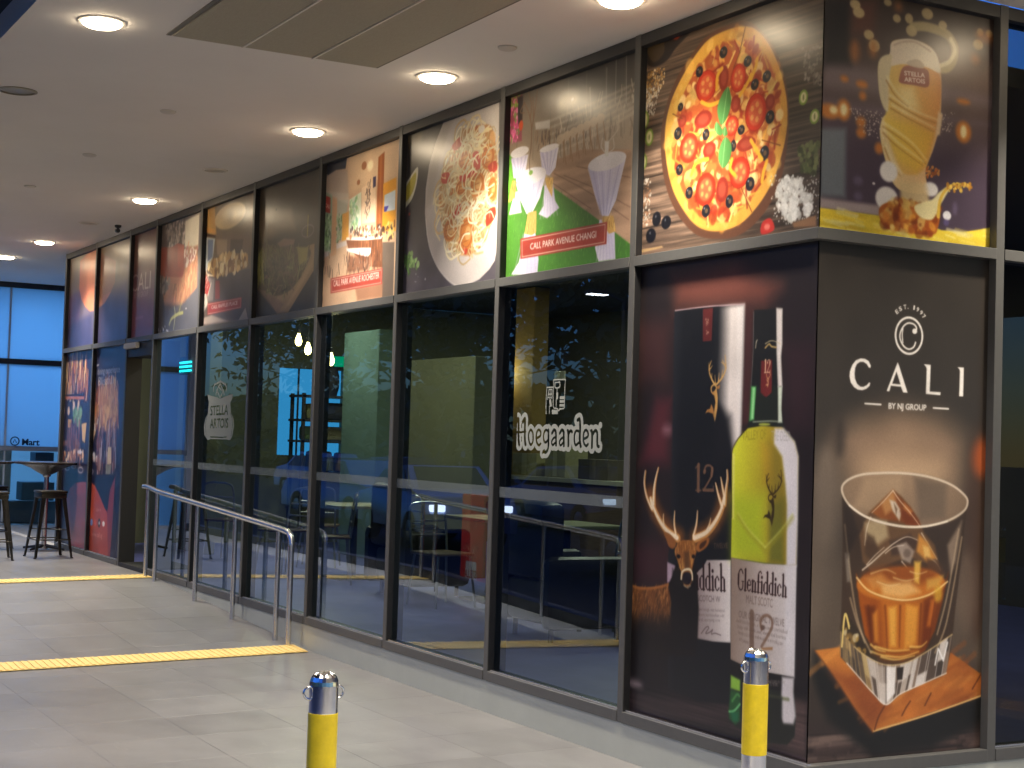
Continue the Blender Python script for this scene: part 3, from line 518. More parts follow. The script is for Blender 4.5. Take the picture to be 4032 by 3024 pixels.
def art_glass():
    a = Art(1115, LOH, .33, 9)
    a.grad(0, 1500, (62, 55, 48), 0, 700, (98, 84, 70))
    a.e(575,1341,316,199, (206, 168, 130), 210, .95); a.e(546,1444,377,85, (150, 122, 98), 110, .6); a.e(114,1185,83,238, (134, 118, 102), 70, .75); a.e(190,1463,31,83, (60, 52, 46), 34, .7); a.e(66,848,94,273, (112, 98, 84), 80, .7)
    a.e(1051,1029,94,506, (84, 60, 46), 60, .75); a.e(1071,1390,62,88, (206, 96, 42), 50, .85); a.e(979,739,66,193, (124, 104, 86), 50, .6)
    a.p([(-220,425),(1552,347),(1570,-370),(-200,-213)], (62, 52, 45), 110); a.p([(-214,212),(1558,108),(1570,-370),(-200,-213)], (58, 47, 43), 60)
    fl = [(-99,152),(1559,68),(1566,-211),(-91,-81)]; a.noise(420, 9, .34, fl, 30); a.sc([(40,143),(412,64),(378,-26),(42,-1)], 30, 'stroke', 60, 120, [(112, 92, 84), (46, 34, 32), (132, 110, 100)], .4, (-4, 4), bl=6); a.sc([(802,48),(1130,75),(1133,-32),(804,-28)], 20, 'stroke', 50, 90, [(116, 92, 82), (52, 38, 34)], .4, (-4, 4), bl=6)
    a.p([(70,498),(423,121),(1112,250),(1122,133),(777,21),(414,9),(156,190),(68,376)], (31, 30, 27), 34, .97)
    co = [(73,504),(241,515),(894,460),(1110,338),(1115,254),(420,117),(316,227),(186,384)]
    a.p(co, (196, 118, 46), 4, c2=(186, 102, 38)); a.noise(90, 60, .1, co); a.sc(co, 40, 'stroke', 40, 110, [(226, 148, 66), (160, 82, 30), (206, 128, 52)], .35, (10, 40), bl=10)
    a.p([(173,399),(489,375),(518,225),(410,129)], (120, 56, 30), 50, .6); a.l([(423,121),(747,176),(1112,253)], 9, (240, 186, 112), 3); a.l([(74,503),(186,384),(316,227),(420,119)], 8, (120, 70, 34), 4, .8)
    for q in ([(487,231),(452,182),(432,128)], [(594,183),(619,219),(643,246)], [(733,222),(770,277)], [(1031,283),(1083,348)]): a.l(q, 9, (96, 46, 20), 3, .8)
    gs = [(209,1223),(219,1030),(222,754),(218,570),(226,469),(317,392),(430,285),(493,240),(542,270),(692,319),(858,363),(889,472),(915,682),(947,932),(977,1174),(877,1087),(671,1058),(469,1076),(283,1141)]
    a.p(gs, (72, 54, 40), 5, .88); a.p([(671,1067),(956,1126),(935,894),(889,645),(853,550),(759,648),(777,934)], (70, 56, 46), 20, .8)
    a.p([(211,1223),(279,1280),(413,1305),(613,1309),(833,1269),(967,1203),(968,1145),(877,1087),(671,1062),(469,1081),(296,1131)], (150, 124, 98), 10, .8, sm=1); a.p([(340,1285),(563,1303),(566,1190),(382,1123),(283,1150)], (176, 146, 114), 30, .7); a.p([(639,1295),(846,1269),(838,1096),(670,1086)], (112, 96, 80), 30, .8)
    # ice
    ice = [(511,1232),(466,1198),(369,1123),(317,1020),(339,900),(389,853),(537,898),(624,916),(727,886),(816,847),(776,972),(710,1029),(644,1124),(566,1199)]
    a.p(ice, (112, 82, 54), 8); a.p([(511,1231),(381,1127),(444,1095),(531,1086),(690,1058),(618,1152)], (170, 100, 44), 8, c2=(120, 60, 26)); a.p([(511,1227),(442,1170),(468,1114),(517,1142),(528,1189)], (206, 146, 84), 14, .8); a.p([(491,1184),(529,1175),(565,1128),(554,1086),(513,1131)], (222, 206, 184), 7, .9); a.p([(517,1170),(540,1142),(533,1114)], (120, 84, 54), 5, .8)
    a.p([(346,1076),(407,1095),(475,1086),(490,1011),(423,973),(354,1002)], (186, 162, 122), 18, .9); a.p([(360,1030),(403,1011),(436,945),(388,899),(350,937)], (84, 62, 44), 14, .85); a.p([(555,1133),(618,1143),(670,1096),(687,1060),(595,1065)], (128, 62, 26), 10, .9); a.p([(579,1171),(631,1133),(619,1114),(580,1143)], (214, 130, 60), 10, .8)
    a.p([(497,992),(621,1025),(668,987),(637,935),(511,926)], (78, 58, 46), 12, .9); a.p([(541,973),(597,987),(649,944),(625,887),(574,907)], (186, 168, 152), 10, .75); a.e(605,935,23,21, (110, 92, 80), 10, .8)
    for q, w in (([(340,861),(400,899),(473,950),(534,987),(603,1012),(670,996)], 9), ([(364,885),(412,927),(466,964)], 5), ([(473,936),(522,964),(585,973)], 5), ([(382,1104),(359,1048),(349,974)], 5), ([(691,1029),(738,972),(791,905)], 6), ([(511,1227),(554,1180),(619,1124),(684,1058)], 5), ([(511,1227),(454,1175),(388,1123)], 5), ([(574,897),(613,859),(627,821)], 7), ([(713,923),(778,895),(813,855)], 6)): a.l(q, w, (238, 220, 198), 3, .85, 3)
    a.p([(675,1024),(731,986),(785,910),(727,896),(664,944)], (220, 146, 58), 12, .95); a.p([(699,972),(738,962),(752,915),(714,915)], (250, 200, 110), 10, .8); a.p([(726,915),(805,886),(845,837),(781,819),(728,858)], (96, 66, 44), 14, .8)
    # whisky
    wk = [(302,845),(355,770),(442,731),(579,717),(719,733),(834,780),(866,847),(835,722),(787,571),(726,478),(587,436),(437,470),(361,566),(326,705)]
    a.p(wk, (176, 88, 18), 8, c2=(120, 58, 18)); a.p([(455,721),(706,716),(688,470),(487,468)], (214, 122, 30), 40, .9)
    a.p([(357,696),(418,694),(437,489),(399,509)], (104, 46, 12), 16, .8); a.p([(719,706),(796,714),(738,497),(700,479)], (120, 52, 14), 18, .8)
    for q, c in (([(499,683),(545,691),(548,504),(515,505)], (248, 176, 66)), ([(605,699),(677,682),(667,518),(601,492)], (240, 160, 54)), ([(405,657),(434,675),(443,526),(418,527)], (222, 136, 40)), ([(758,715),(796,723),(761,591),(735,592)], (206, 112, 34))): a.p(q, c, 14, .85)
    for q in ([(478,693),(488,599),(496,496)], [(570,690),(570,503)], [(697,697),(689,508)], [(379,695),(399,528)], [(784,704),(750,525)]): a.l(q, 12, (104, 44, 10), 7, .6, 6)
    a.e(577,792,269,79, (206, 116, 32), 10); a.e(564,830,226,47, (150, 78, 26), 26, .85); a.p([(440,798),(628,802),(692,754),(579,726),(466,743)], (246, 184, 106), 22, .9); a.p([(353,825),(451,843),(502,804),(404,769)], (226, 148, 66), 20, .8); a.p([(650,897),(691,896),(681,792),(653,802)], (248, 190, 74), 12, .9); a.p([(729,810),(832,828),(808,780),(731,763)], (222, 166, 70), 16, .8)
    for q in ([(390,843),(475,861),(538,841)], [(526,823),(602,807),(678,821)], [(428,806),(502,786),(565,794)], [(626,850),(677,839),(728,848)]): a.l(q, 8, (250, 206, 140), 5, .65, 4)
    a.l([(307,826),(392,760),(579,718),(744,739),(859,799)], 8, (252, 212, 140), 4)
    # cut crystal foot
    a.p([(217,607),(255,661),(361,547),(437,461),(430,294),(317,392),(226,469)], (64, 52, 38), 8); a.l([(229,515),(243,661),(269,606)], 9, (248, 214, 110), 3); a.p([(227,607),(300,559),(315,475),(242,487)], (150, 116, 60), 10, .8); a.sc([(222,616),(362,538),(366,390),(231,469)], 30, 'dot', 6, 20, [(240, 220, 170), (50, 40, 28), (206, 160, 70)], .7, (60, 120), bl=5)
    T_ = bez([(220,584),(289,522),(376,464),(488,422),(613,426),(739,473),(895,548)], 12); B_ = bez([(223,474),(311,392),(418,295),(496,239),(579,282),(704,320),(863,366)], 12)
    a.p([tuple(v) for v in T_] + [tuple(v) for v in B_[::-1]], (150, 132, 116), 5); k = 0; n = len(T_)
    while k < n - 2:
        w = int(a.rng.integers(1, 5)); k2 = min(n - 1, k + w); f = k / n; br = (f > .3)
        pal = [(252, 246, 240), (64, 50, 42), (206, 190, 176), (40, 32, 28), (240, 230, 220), (132, 108, 90)] if br else [(58, 46, 34), (150, 116, 62), (40, 32, 26), (226, 190, 110), (84, 66, 46)]
        c0, c1 = pal[int(a.rng.integers(len(pal)))], pal[int(a.rng.integers(len(pal)))]; m0, m1 = .35 + .3 * a.rng.random(), 0
        tm, bm_ = (T_[k] + T_[k2]) / 2, (B_[k] + B_[k2]) / 2; mid0, mid1 = T_[k] + (B_[k] - T_[k]) * m0, T_[k2] + (B_[k2] - T_[k2]) * m0
        a.p([T_[k], T_[k2], mid1, mid0], c0, 7, .6); a.p([mid0, mid1, B_[k2], B_[k]], c1, 7, .65)
        a.l([T_[k], B_[k]], 3.5, (255, 250, 244) if br else (214, 176, 100), 2, .6); k = k2
    a.p([(429,424),(488,413),(498,244),(445,289)], (196, 182, 170), 8, .7); a.p([(493,412),(550,410),(549,288),(498,246)], (250, 244, 238), 6, .85); a.l([(491,412),(497,245)], 5, (70, 56, 48), 3, .8); a.p([(557,405),(598,408),(592,350),(560,348)], (38, 30, 26), 4, .9)
    a.l([tuple(v) for v in B_[6:]], 6, (252, 240, 226), 3, .8, sm=0); a.l([tuple(v) for v in T_[14:]], 6, (250, 214, 140), 4, .7, sm=0); a.l([(229,515),(243,661),(269,596)], 8, (250, 216, 120), 3); a.l([(792,409),(809,485),(843,426),(867,511)], 9, (255, 252, 248), 3, .9, sm=0)
    for q in ([(400,486),(487,464),(587,455),(687,475)], [(424,508),(523,486),(636,486)], [(462,460),(550,443),(663,457)], [(399,518),(436,494),(486,482)], [(636,500),(700,498),(737,520)]): a.l(q, 12, (250, 204, 110), 5, .75, 5); a.l([(x, y - 12) for x, y in q], 9, (110, 62, 18), 5, .6, 4)
    for q in ([(231,1067),(268,845),(310,660),(362,529)], [(945,1010),(899,779),(852,588),(790,466)], [(925,1048),(861,741),(801,552)], [(271,734),(323,604),(400,481)]): a.l(q, 9, (226, 196, 150), 5, .55)
    a.p([(854,971),(943,1087),(909,894),(878,837)], (190, 166, 140), 16, .6); a.p([(235,938),(259,937),(271,808),(251,808)], (150, 140, 126), 10, .7); a.e(802,742,26,38, (226, 176, 50), 16, .7)
    a.p([(216,1186),(272,1131),(311,1030),(248,919),(226,1030)], (50, 40, 34), 16, .6)
    rim = [(209,1223),(232,1265),(315,1296),(438,1307),(588,1308),(742,1292),(873,1258),(960,1208),(977,1172),(949,1131),(851,1087),(722,1063),(595,1060),(469,1076),(345,1108),(253,1159)]
    rr = bez(rim, 8, True); a.l(list(rr) + [rr[0]], 11, (226, 206, 180), 3, .95, sm=0); a.l([(253,1157),(345,1107),(469,1074),(595,1058),(722,1061),(851,1085)], 9, (248, 232, 208), 3)
    # logo
    wt = (250, 243, 234)
    a.e(589,1954,82,85, wt, 1, 1, 11); a.l([(629,1975),(634,1992),(623,2006),(603,2013),(579,2012),(556,1998),(540,1975),(533,1950),(540,1925),(558,1903),(580,1892),(602,1893),(621,1905),(630,1925)], 8.5, wt, 1); a.l([(551,1987),(547,1954),(552,1919)], 6.5, wt, 1); a.e(623,1977,15,13, wt, 1)
    for ch, q in (('E', [(512,2049),(525,2060)]), ('S', [(529,2064),(545,2072)]), ('T', [(554,2076),(571,2079)]), ('.', [(576,2080),(583,2081)]), ('1', [(611,2079),(620,2078)]), ('9', [(629,2074),(643,2069)]), ('9', [(650,2063),(663,2055)]), ('7', [(666,2049),(679,2038)])): a.t(ch, q[0], q[1], [(225,2131)][0][1] - [(225,2111)][0][1], wt, .03)
    a.p([(360,1790),(363,1801),(349,1822),(326,1831),(300,1831),(273,1821),(253,1799),(240,1770),(238,1746),(246,1718),(265,1698),(288,1687),(314,1685),(339,1693),(358,1707),(361,1722),(354,1723),(341,1710),(320,1701),(302,1702),(283,1714),(271,1737),(268,1758),(271,1786),(280,1804),(298,1815),(319,1816),(338,1807),(350,1792)], wt, 1)
    a.p([(523,1826),(532,1810),(588,1685),(560,1686),(546,1712),(485,1714),(477,1687),(460,1688)], wt, 1); a.p([(517,1781),(493,1724),(543,1723)], (60, 52, 46), 1)
    a.p([(683,1825),(727,1824),(724,1697),(792,1697),(791,1683),(700,1685),(702,1804),(698,1813)], wt, 1); a.p([(895,1822),(937,1822),(936,1683),(910,1683),(912,1804),(908,1813)], wt, 1)
    a.t('BY NJ GROUP', [(473,1607)][0], [(705,1607)][0], [(471,1634)][0][1] - [(472,1607)][0][1], wt, .03); a.l([(333,1625),(427,1624)], 8, wt, 1); a.l([(749,1621),(843,1620)], 8, wt, 1)
    return a
def art_wedding():
    a = Art(1500, UPH, .28, 11)
    a.grad(0, 1193, (96, 88, 78), 0, 620, (182, 160, 136)); a.p([(700, 850), (1600, 900), (1600, 1300), (700, 1300)], (74, 70, 64), 110, .85)
    for k in range(7): a.l([(120 + 200 * k, 700), (110 + 200 * k, 1200)], 10, (120, 110, 98), 4, .5)
    for k in range(6): a.l([(500, 900 - 42 * k), (1000, 925 - 38 * k), (1500, 960 - 30 * k)], 16, (206, 190, 166), 8, .45)
    a.sc([(560, 640), (1480, 700), (1480, 980), (560, 900)], 160, 'stroke', 14, 40, [(140, 122, 104), (216, 200, 176), (98, 84, 72)], .6, (60, 120)); a.e(714,981,111,58, (230, 216, 186), 50, .8); a.e(761,985,16,10, (255, 250, 238), 6)
    for q in ([(1322,1137),(1331,863)], [(1219,1127),(1222,883)], [(1124,1098),(1128,883)], [(951,1019),(967,855)]): a.l(q, 7, (196, 190, 180), 3, .7)
    deck = [(541,651),(886,675),(1397,597),(1409,82),(998,286),(558,503)]
    a.p(deck, (176, 140, 112), 8); a.noise(300, 26, .12, deck)
    for q in ([(691,551),(1050,427),(1399,282)], [(578,579),(961,422),(1389,215)], [(830,585),(1391,445)], [(565,523),(996,322)]): a.l(q, 7, (120, 90, 70), 3, .7)
    gr = [(-20,3),(-45,815),(49,757),(120,616),(450,521),(549,508),(998,290),(1409,82),(1414,-2),(770,-10)]
    a.p(gr, (84, 146, 50), 6, c2=(70, 122, 44)); a.p([(-52,781),(58,747),(125,529),(-31,461)], (120, 196, 60), 30, .8); a.sc(gr, 900, 'stroke', 5, 14, [(110, 172, 66), (60, 110, 38), (132, 190, 84), (78, 136, 48)], .7, (60, 120))
    a.p([(-39,1142),(167,1122),(176,834),(-20,847)], (150, 70, 90), 10); a.sc([(-39,1142),(123,1130),(141,839),(-20,847)], 130, 'dot', 8, 20, [(224, 110, 160), (196, 70, 120), (240, 150, 190), (120, 150, 70)], .9, bl=4); a.p([(106,1116),(176,1112),(177,955),(125,946)], (52, 44, 46), 8); a.e(161,932,25,32, (206, 80, 40), 8); a.sc([(-21,1156),(140,1136),(128,1051),(2,1064)], 24, 'dot', 8, 16, [(130, 170, 60)], .9)
    for q in ([(293,764),(294,884),(263,975),(197,1065)], [(294,884),(329,998),(355,1139)], [(272,957),(284,1040),(226,1146)], [(197,1065),(147,1017),(201,1003)], [(315,958),(299,1081)]): a.l(q, 13, (126, 94, 66), 4, .9, 7)
    a.sc([(328,879),(628,830),(633,729),(352,764)], 40, 'stroke', 16, 36, [(84, 66, 54), (150, 120, 92)], .8, (70, 110)); a.p([(334,920),(510,908),(513,857),(345,876)], (196, 188, 180), 8)
    for k in range(7):
        x = 445 + k * 45; q = [(640,762),(671,624)]; dx = ([(712,750)][0][0] - [(640,762)][0][0]) * k; dy = 8 * k
        a.e(q[0][0] + dx, q[0][1] + 10 + dy, 46, 30, (196, 172, 144), 5, .9); a.l([(q[0][0] + dx - 30, q[0][1] - 10 + dy), (q[1][0] + dx - 60, q[1][1] + dy)], 9, (150, 112, 78), 3, .9); a.l([(q[0][0] + dx + 30, q[0][1] - 10 + dy), (q[1][0] + dx + 40, q[1][1] + dy - 10)], 9, (150, 112, 78), 3, .9)
    lav, wht = (196, 188, 222), (236, 230, 234)
    def cone(top, cone_, tie, skirt):
        a.p(cone_, lav, 3, c2=(226, 220, 238)); xs = [q[0] for q in cone_]; ys = [q[1] for q in cone_]; bx = sum(xs) / len(xs)
        for k in range(9):
            t = k / 8; x = min(xs) + (max(xs) - min(xs)) * t; a.l([(x, max(ys) - 12), (bx + (x - bx) * .25, min(ys) + 20)], 7, (160, 150, 196) if k % 2 else (238, 234, 246), 4, .55)
        if skirt:
            a.p(skirt, (222, 216, 230), 4, c2=(196, 188, 216)); sx = [q[0] for q in skirt]; sy = [q[1] for q in skirt]
            for k in range(6): x = min(sx) + (max(sx) - min(sx)) * (k + .5) / 6; a.l([(bx + (x - bx) * .4, max(sy) - 8), (x, min(sy) + 6)], 8, (176, 168, 204), 4, .6)
        a.e(*top, wht, 3)
        if tie: a.p(tie, (214, 164, 84), 3); a.sc(tie, 16, 'stroke', 8, 22, [(240, 204, 130), (170, 118, 50)], .8, (60, 120))
    cone((154,768,113,32), [(49,744),(263,739),(232,627),(173,605),(88,616)], [(76,605),(118,591),(118,495),(31,471)], [(107,531),(152,525),(204,390),(45,395)])
    cone((511,740,112,20), [(404,735),(621,730),(592,611),(521,571),(437,603)], [(472,569),(571,555),(562,440),(492,516)], [(467,519),(568,531),(595,419),(651,367),(511,321),(410,357),(465,401)])
    cone((302,600,182,50), [(122,577),(482,593),(421,457),(333,375),(265,374),(181,470)], [(282,381),(383,381),(386,250),(333,238),(246,256)], [(246,265),(374,260),(426,86),(415,-6),(95,20),(187,90)])
    cone((1152,567,195,49), [(953,568),(1341,552),(1257,338),(1183,257),(1117,267),(1037,389)], [(1125,260),(1233,255),(1266,166),(1195,158),(1119,237)], [(1092,248),(1147,241),(1252,160),(1267,11),(1094,13),(1053,93)])
    a.l([(293,764),(280,698),(293,610)], 7, (110, 80, 60), 3); a.e(301,622,24,14, (120, 170, 60), 4)
    a.p([(1124,686),(1168,679),(1165,593),(1129,598)], (226, 222, 216), 6, .9); a.l([(1101,706),(1089,660),(1127,622)], 6, (214, 206, 196), 3); a.l([(1210,688),(1220,632),(1171,616)], 6, (214, 206, 196), 3); a.l([(1254,806),(1251,729),(1168,679)], 5, (206, 196, 180), 3)
    sign(a, [(196,231),(1174,227),(1172,104),(204,106)], 'CALI, PARK AVENUE CHANGI', [(321,153)][0], [(1062,152)][0], [(319,191)][0][1] - [(321,153)][0][1])
    return a
def art_pasta():
    a = Art(1486, UPH, .28, 13)
    a.grad(0, 1193, (66, 62, 60), 0, 0, (92, 86, 94)); a.noise(90, 70, .06)
    a.e(111,1095,140,52, (132, 122, 96), 50, .8)
    a.p([(200,880),(82,828),(-23,751),(-63,612),(-11,606),(124,668),(194,774)], (226, 222, 196), 5, sm=1); a.p([(169,846),(74,799),(-11,732),(-25,656),(25,658),(121,707),(170,777)], (196, 182, 66), 6, sm=1)
    pl = [(1357,1132),(1091,1136),(592,1144),(463,1006),(379,868),(338,713),(337,544),(377,389),(463,246),(582,137),(715,52),(825,10),(1033,2),(1166,24),(1294,76),(1363,125),(1396,230)]
    a.p(pl, (200, 190, 184), 4, c2=(214, 204, 198)); a.p([(1355,1117),(1192,1122),(1302,939),(1361,774)], (226, 218, 212), 60, .7); a.p([(601,1142),(711,1116),(546,894),(420,577),(347,585),(398,865)], (184, 174, 164), 30, .6); a.l([(354,500),(421,309),(582,137),(825,12),(1033,4)], 12, (226, 218, 212), 5, .8)
    ps = [(859,1034),(997,1024),(1132,1025),(1267,984),(1332,856),(1364,681),(1362,465),(1292,349),(1217,248),(1054,196),(917,199),(719,256),(618,405),(553,536),(544,662),(582,773),(710,886),(810,977)]
    a.p(ps, (206, 148, 92), 10, sm=1); a.sc(ps, 130, 'dot', 20, 46, [(216, 130, 60), (190, 96, 44), (226, 176, 116)], .7, bl=8); a.sc(ps, 230, 'curl', 36, 90, [(240, 222, 176), (226, 200, 146), (246, 232, 196), (214, 180, 120)], .9, bl=3)
    for q in [(1091,640,105,78),(1230,801,86,82),(727,385,94,76),(968,336,100,109),(1301,589,59,72),(908,825,84,59),(868,653,74,49)]:
        a.e(*q, (222, 128, 46), 6, .95); a.e(q[0] + q[2] * .2, q[1], q[2] * .4, q[3] * .45, (240, 186, 120), 10, .8); a.e(q[0], q[1], q[2] * .8, q[3] * .8, (176, 84, 26), 5, .7, 8)
        for k in range(3): a.l([(q[0] - q[2] * .8, q[1] - q[3] * .5 + k * q[3] * .5), (q[0] + q[2] * .3, q[1] - q[3] * .4 + k * q[3] * .5)], 7, (182, 92, 30), 3, .7)
    for q in ([(1026,855),(1094,853),(1136,776),(1118,739),(1059,747),(1021,808)], [(1234,738),(1330,760),(1358,705),(1286,688)], [(747,489),(840,543),(890,537),(870,491),(775,461)], [(1253,455),(1346,463),(1346,397),(1243,354),(1227,403)], [(573,774),(682,775),(704,715),(595,713)], [(723,950),(835,989),(848,931),(761,911)], [(845,729),(950,722),(935,684),(856,695)], [(906,230),(983,239),(968,200)], [(1016,745),(1085,728),(1053,700),(951,706)]):
        a.p(q, (212, 62, 34), 5, sm=1); c = np.mean(np.array(q), 0); a.e(c[0] - 6, c[1] + 10, 10, 22, (240, 130, 96), 6, .8)
    a.sc(ps, 60, 'curl', 40, 80, [(246, 234, 200), (236, 214, 164)], .95, bl=3); a.e(1131,994,44,26, (236, 226, 214), 5); a.e(1135,236,50,22, (232, 220, 206), 5, 1, 10)
    a.sc([(-25,265),(153,283),(267,197),(240,174),(100,203),(125,141),(84,152),(38,225)], 60, 'dot', 10, 26, [(110, 150, 78), (150, 186, 116), (80, 116, 56)], .9, bl=4); a.e(88,565,16,10, (190, 80, 60), 4); a.sc([(-20,195),(454,114),(461,22),(-7,39)], 8, 'dot', 4, 10, [(200, 196, 200)], .8)
    return a
def art_rochester():
    a = Art(1481, UPH, .24, 15)
    a.grad(0, 1193, (214, 176, 142), 0, 0, (206, 166, 132)); a.p([(424,1150),(1368,1139),(1353,853),(1084,864),(472,844),(433,1037)], (222, 186, 150), 40); a.p([(-86,1092),(433,1037),(473,826),(256,819),(-71,930)], (190, 168, 152), 20); a.p([(-104,1157),(424,1150),(400,1049),(212,1064),(56,1046),(-87,1101)], (50, 54, 72), 5)
    a.p([(-72,939),(150,884),(181,418),(-38,456)], (150, 176, 150), 6); a.sc([(-56,768),(143,710),(169,428),(-39,465)], 120, 'dot', 8, 22, [(90, 130, 84), (150, 186, 130), (70, 100, 74), (186, 206, 176)], .8, bl=4); a.p([(163,865),(254,845),(272,401),(161,393)], (214, 160, 116), 5); a.p([(256,827),(476,800),(383,511),(272,522)], (176, 176, 160), 8); a.sc([(255,715),(377,701),(373,494),(263,497)], 60, 'dot', 8, 20, [(96, 136, 88), (170, 196, 150)], .8, bl=4)
    a.p([(-12,896),(118,860),(125,736),(-5,765)], (160, 52, 48), 3); a.t('CALI', [(15,799)][0], [(108,775)][0], 30, (236, 214, 200), .02); a.p([(366,702),(488,707),(502,499),(373,494)], (236, 164, 54), 5)
    a.p([(497,798),(715,830),(734,534),(508,558)], (214, 226, 200), 5); a.sc([(500,772),(687,800),(698,546),(514,561)], 70, 'dot', 10, 26, [(130, 196, 150), (190, 224, 170), (150, 200, 120), (226, 240, 214)], .7, bl=6); a.p([(-73,948),(472,844),(501,755),(256,827)], (206, 198, 186), 16, .6)
    a.p([(719,859),(974,887),(990,573),(746,587)], (232, 198, 164), 4); a.sc([(813,884),(885,874),(886,626),(785,612)], 40, 'stroke', 12, 30, [(70, 54, 60), (100, 78, 70)], .9, (30, 150)); a.p([(922,911),(976,912),(978,837),(929,831)], (62, 54, 92), 4)
    a.p([(1007,1048),(1114,1073),(1124,501),(1005,510)], (168, 94, 44), 5); a.p([(1040,1051),(1069,1055),(1083,522),(1053,525)], (196, 120, 62), 10, .7)
    a.p([(1110,837),(1334,855),(1350,469),(1115,494)], (240, 162, 36), 5); a.p([(1137,752),(1326,768),(1330,623),(1139,628)], (206, 222, 240), 4); a.p([(1139,668),(1217,665),(1181,629),(1139,630)], (70, 60, 170), 4)
    for q in [(751,1022,46,31),(657,909,30,20)]: a.e(*q, (170, 110, 70), 5); a.e(864,1006,49,34, (252, 232, 190), 20, .9)
    a.p([(459,499),(1118,449),(1176,221),(937,249),(510,413)], (128, 78, 50), 5); a.sc([(504,473),(1120,428),(1135,240),(937,257)], 60, 'stroke', 24, 60, [(96, 56, 36), (160, 104, 68)], .6, (85, 95)); a.l([(470,502),(797,469),(1118,449)], 22, (232, 214, 206), 4); a.sc([(516,582),(1111,535),(1118,449),(523,505)], 90, 'dot', 8, 22, [(110, 80, 62), (230, 216, 204), (170, 110, 70), (80, 64, 60)], .85, bl=4); a.sc([(1130,549),(1332,535),(1332,415),(1119,437)], 40, 'dot', 10, 24, [(120, 80, 50), (236, 210, 120), (90, 64, 50)], .8)
    a.p([(1131,411),(1338,391),(1346,-1),(1155,4)], (110, 96, 84), 5); a.p([(465,430),(926,390),(925,349),(871,325),(478,407)], (220, 208, 208), 4); a.p([(264,484),(460,486),(474,450),(279,443)], (206, 190, 184), 4); a.p([(-73,450),(134,440),(126,405),(-55,386)], (196, 186, 184), 4)
    a.p([(513,370),(932,320),(899,228),(503,243)], (130, 82, 58), 16, .8); a.sc([(-70,423),(1129,314),(1061,198),(-54,253)], 90, 'stroke', 18, 44, [(84, 58, 48), (196, 160, 130), (60, 44, 42)], .7, (70, 110)); a.e(-26,70,60,62, (96, 62, 44), 8); a.p([(663,113),(1165,117),(1155,4),(713,9)], (150, 104, 78), 26, .8)
    sign(a, [(177,222),(1147,222),(1146,106),(187,104)], 'CALI, PARK AVENUE ROCHESTER', [(239,154)][0], [(1094,153)][0], [(234,200)][0][1] - [(239,154)][0][1], (178, 70, 56))
    return a
def art_salad():
    a = Art(1509, UPH, .16, 17)
    a.grad(0, 1193, (92, 82, 66), 0, 0, (74, 72, 70)); a.p([(15,937),(787,862),(899,696),(510,708),(109,648),(18,716)], (146, 124, 92), 60, .8); a.p([(171,846),(255,837),(233,650),(171,656)], (140, 132, 108), 20, .7)
    a.p([(4,349),(542,15),(796,8),(957,102),(1329,313),(1326,529),(1192,528),(748,291)], (172, 142, 102), 4); a.p([(12,275),(542,15),(692,85),(361,206)], (150, 122, 96), 16, .8); a.p([(845,89),(1299,342),(1310,422),(696,42)], (190, 158, 114), 16, .8)
    bw = [(9,599),(319,613),(914,541),(1250,482),(1120,330),(853,199),(526,166),(320,209),(41,302)]
    a.p(bw, (104, 92, 72), 8, sm=1); a.sc(bw, 260, 'stroke', 26, 70, [(122, 122, 78), (88, 84, 60), (150, 146, 96), (130, 104, 84), (72, 66, 50)], .85, bl=5); a.sc([(-6,541),(181,553),(184,335),(41,302)], 40, 'stroke', 30, 70, [(172, 168, 92), (140, 136, 70)], .9, (50, 130)); a.p([(952,538),(1193,515),(1167,408),(1004,381)], (176, 162, 88), 14, .8)
    a.p([(481,612),(636,639),(888,606),(874,566),(564,575)], (170, 136, 116), 8, .8); a.l([(1166,606),(1168,681),(1169,769)], 16, (186, 168, 76), 4); a.e(1172,646,128,48, (170, 160, 150), 5, .8, 8); a.e(434,906,16,9, (40, 34, 30), 4)
    return a
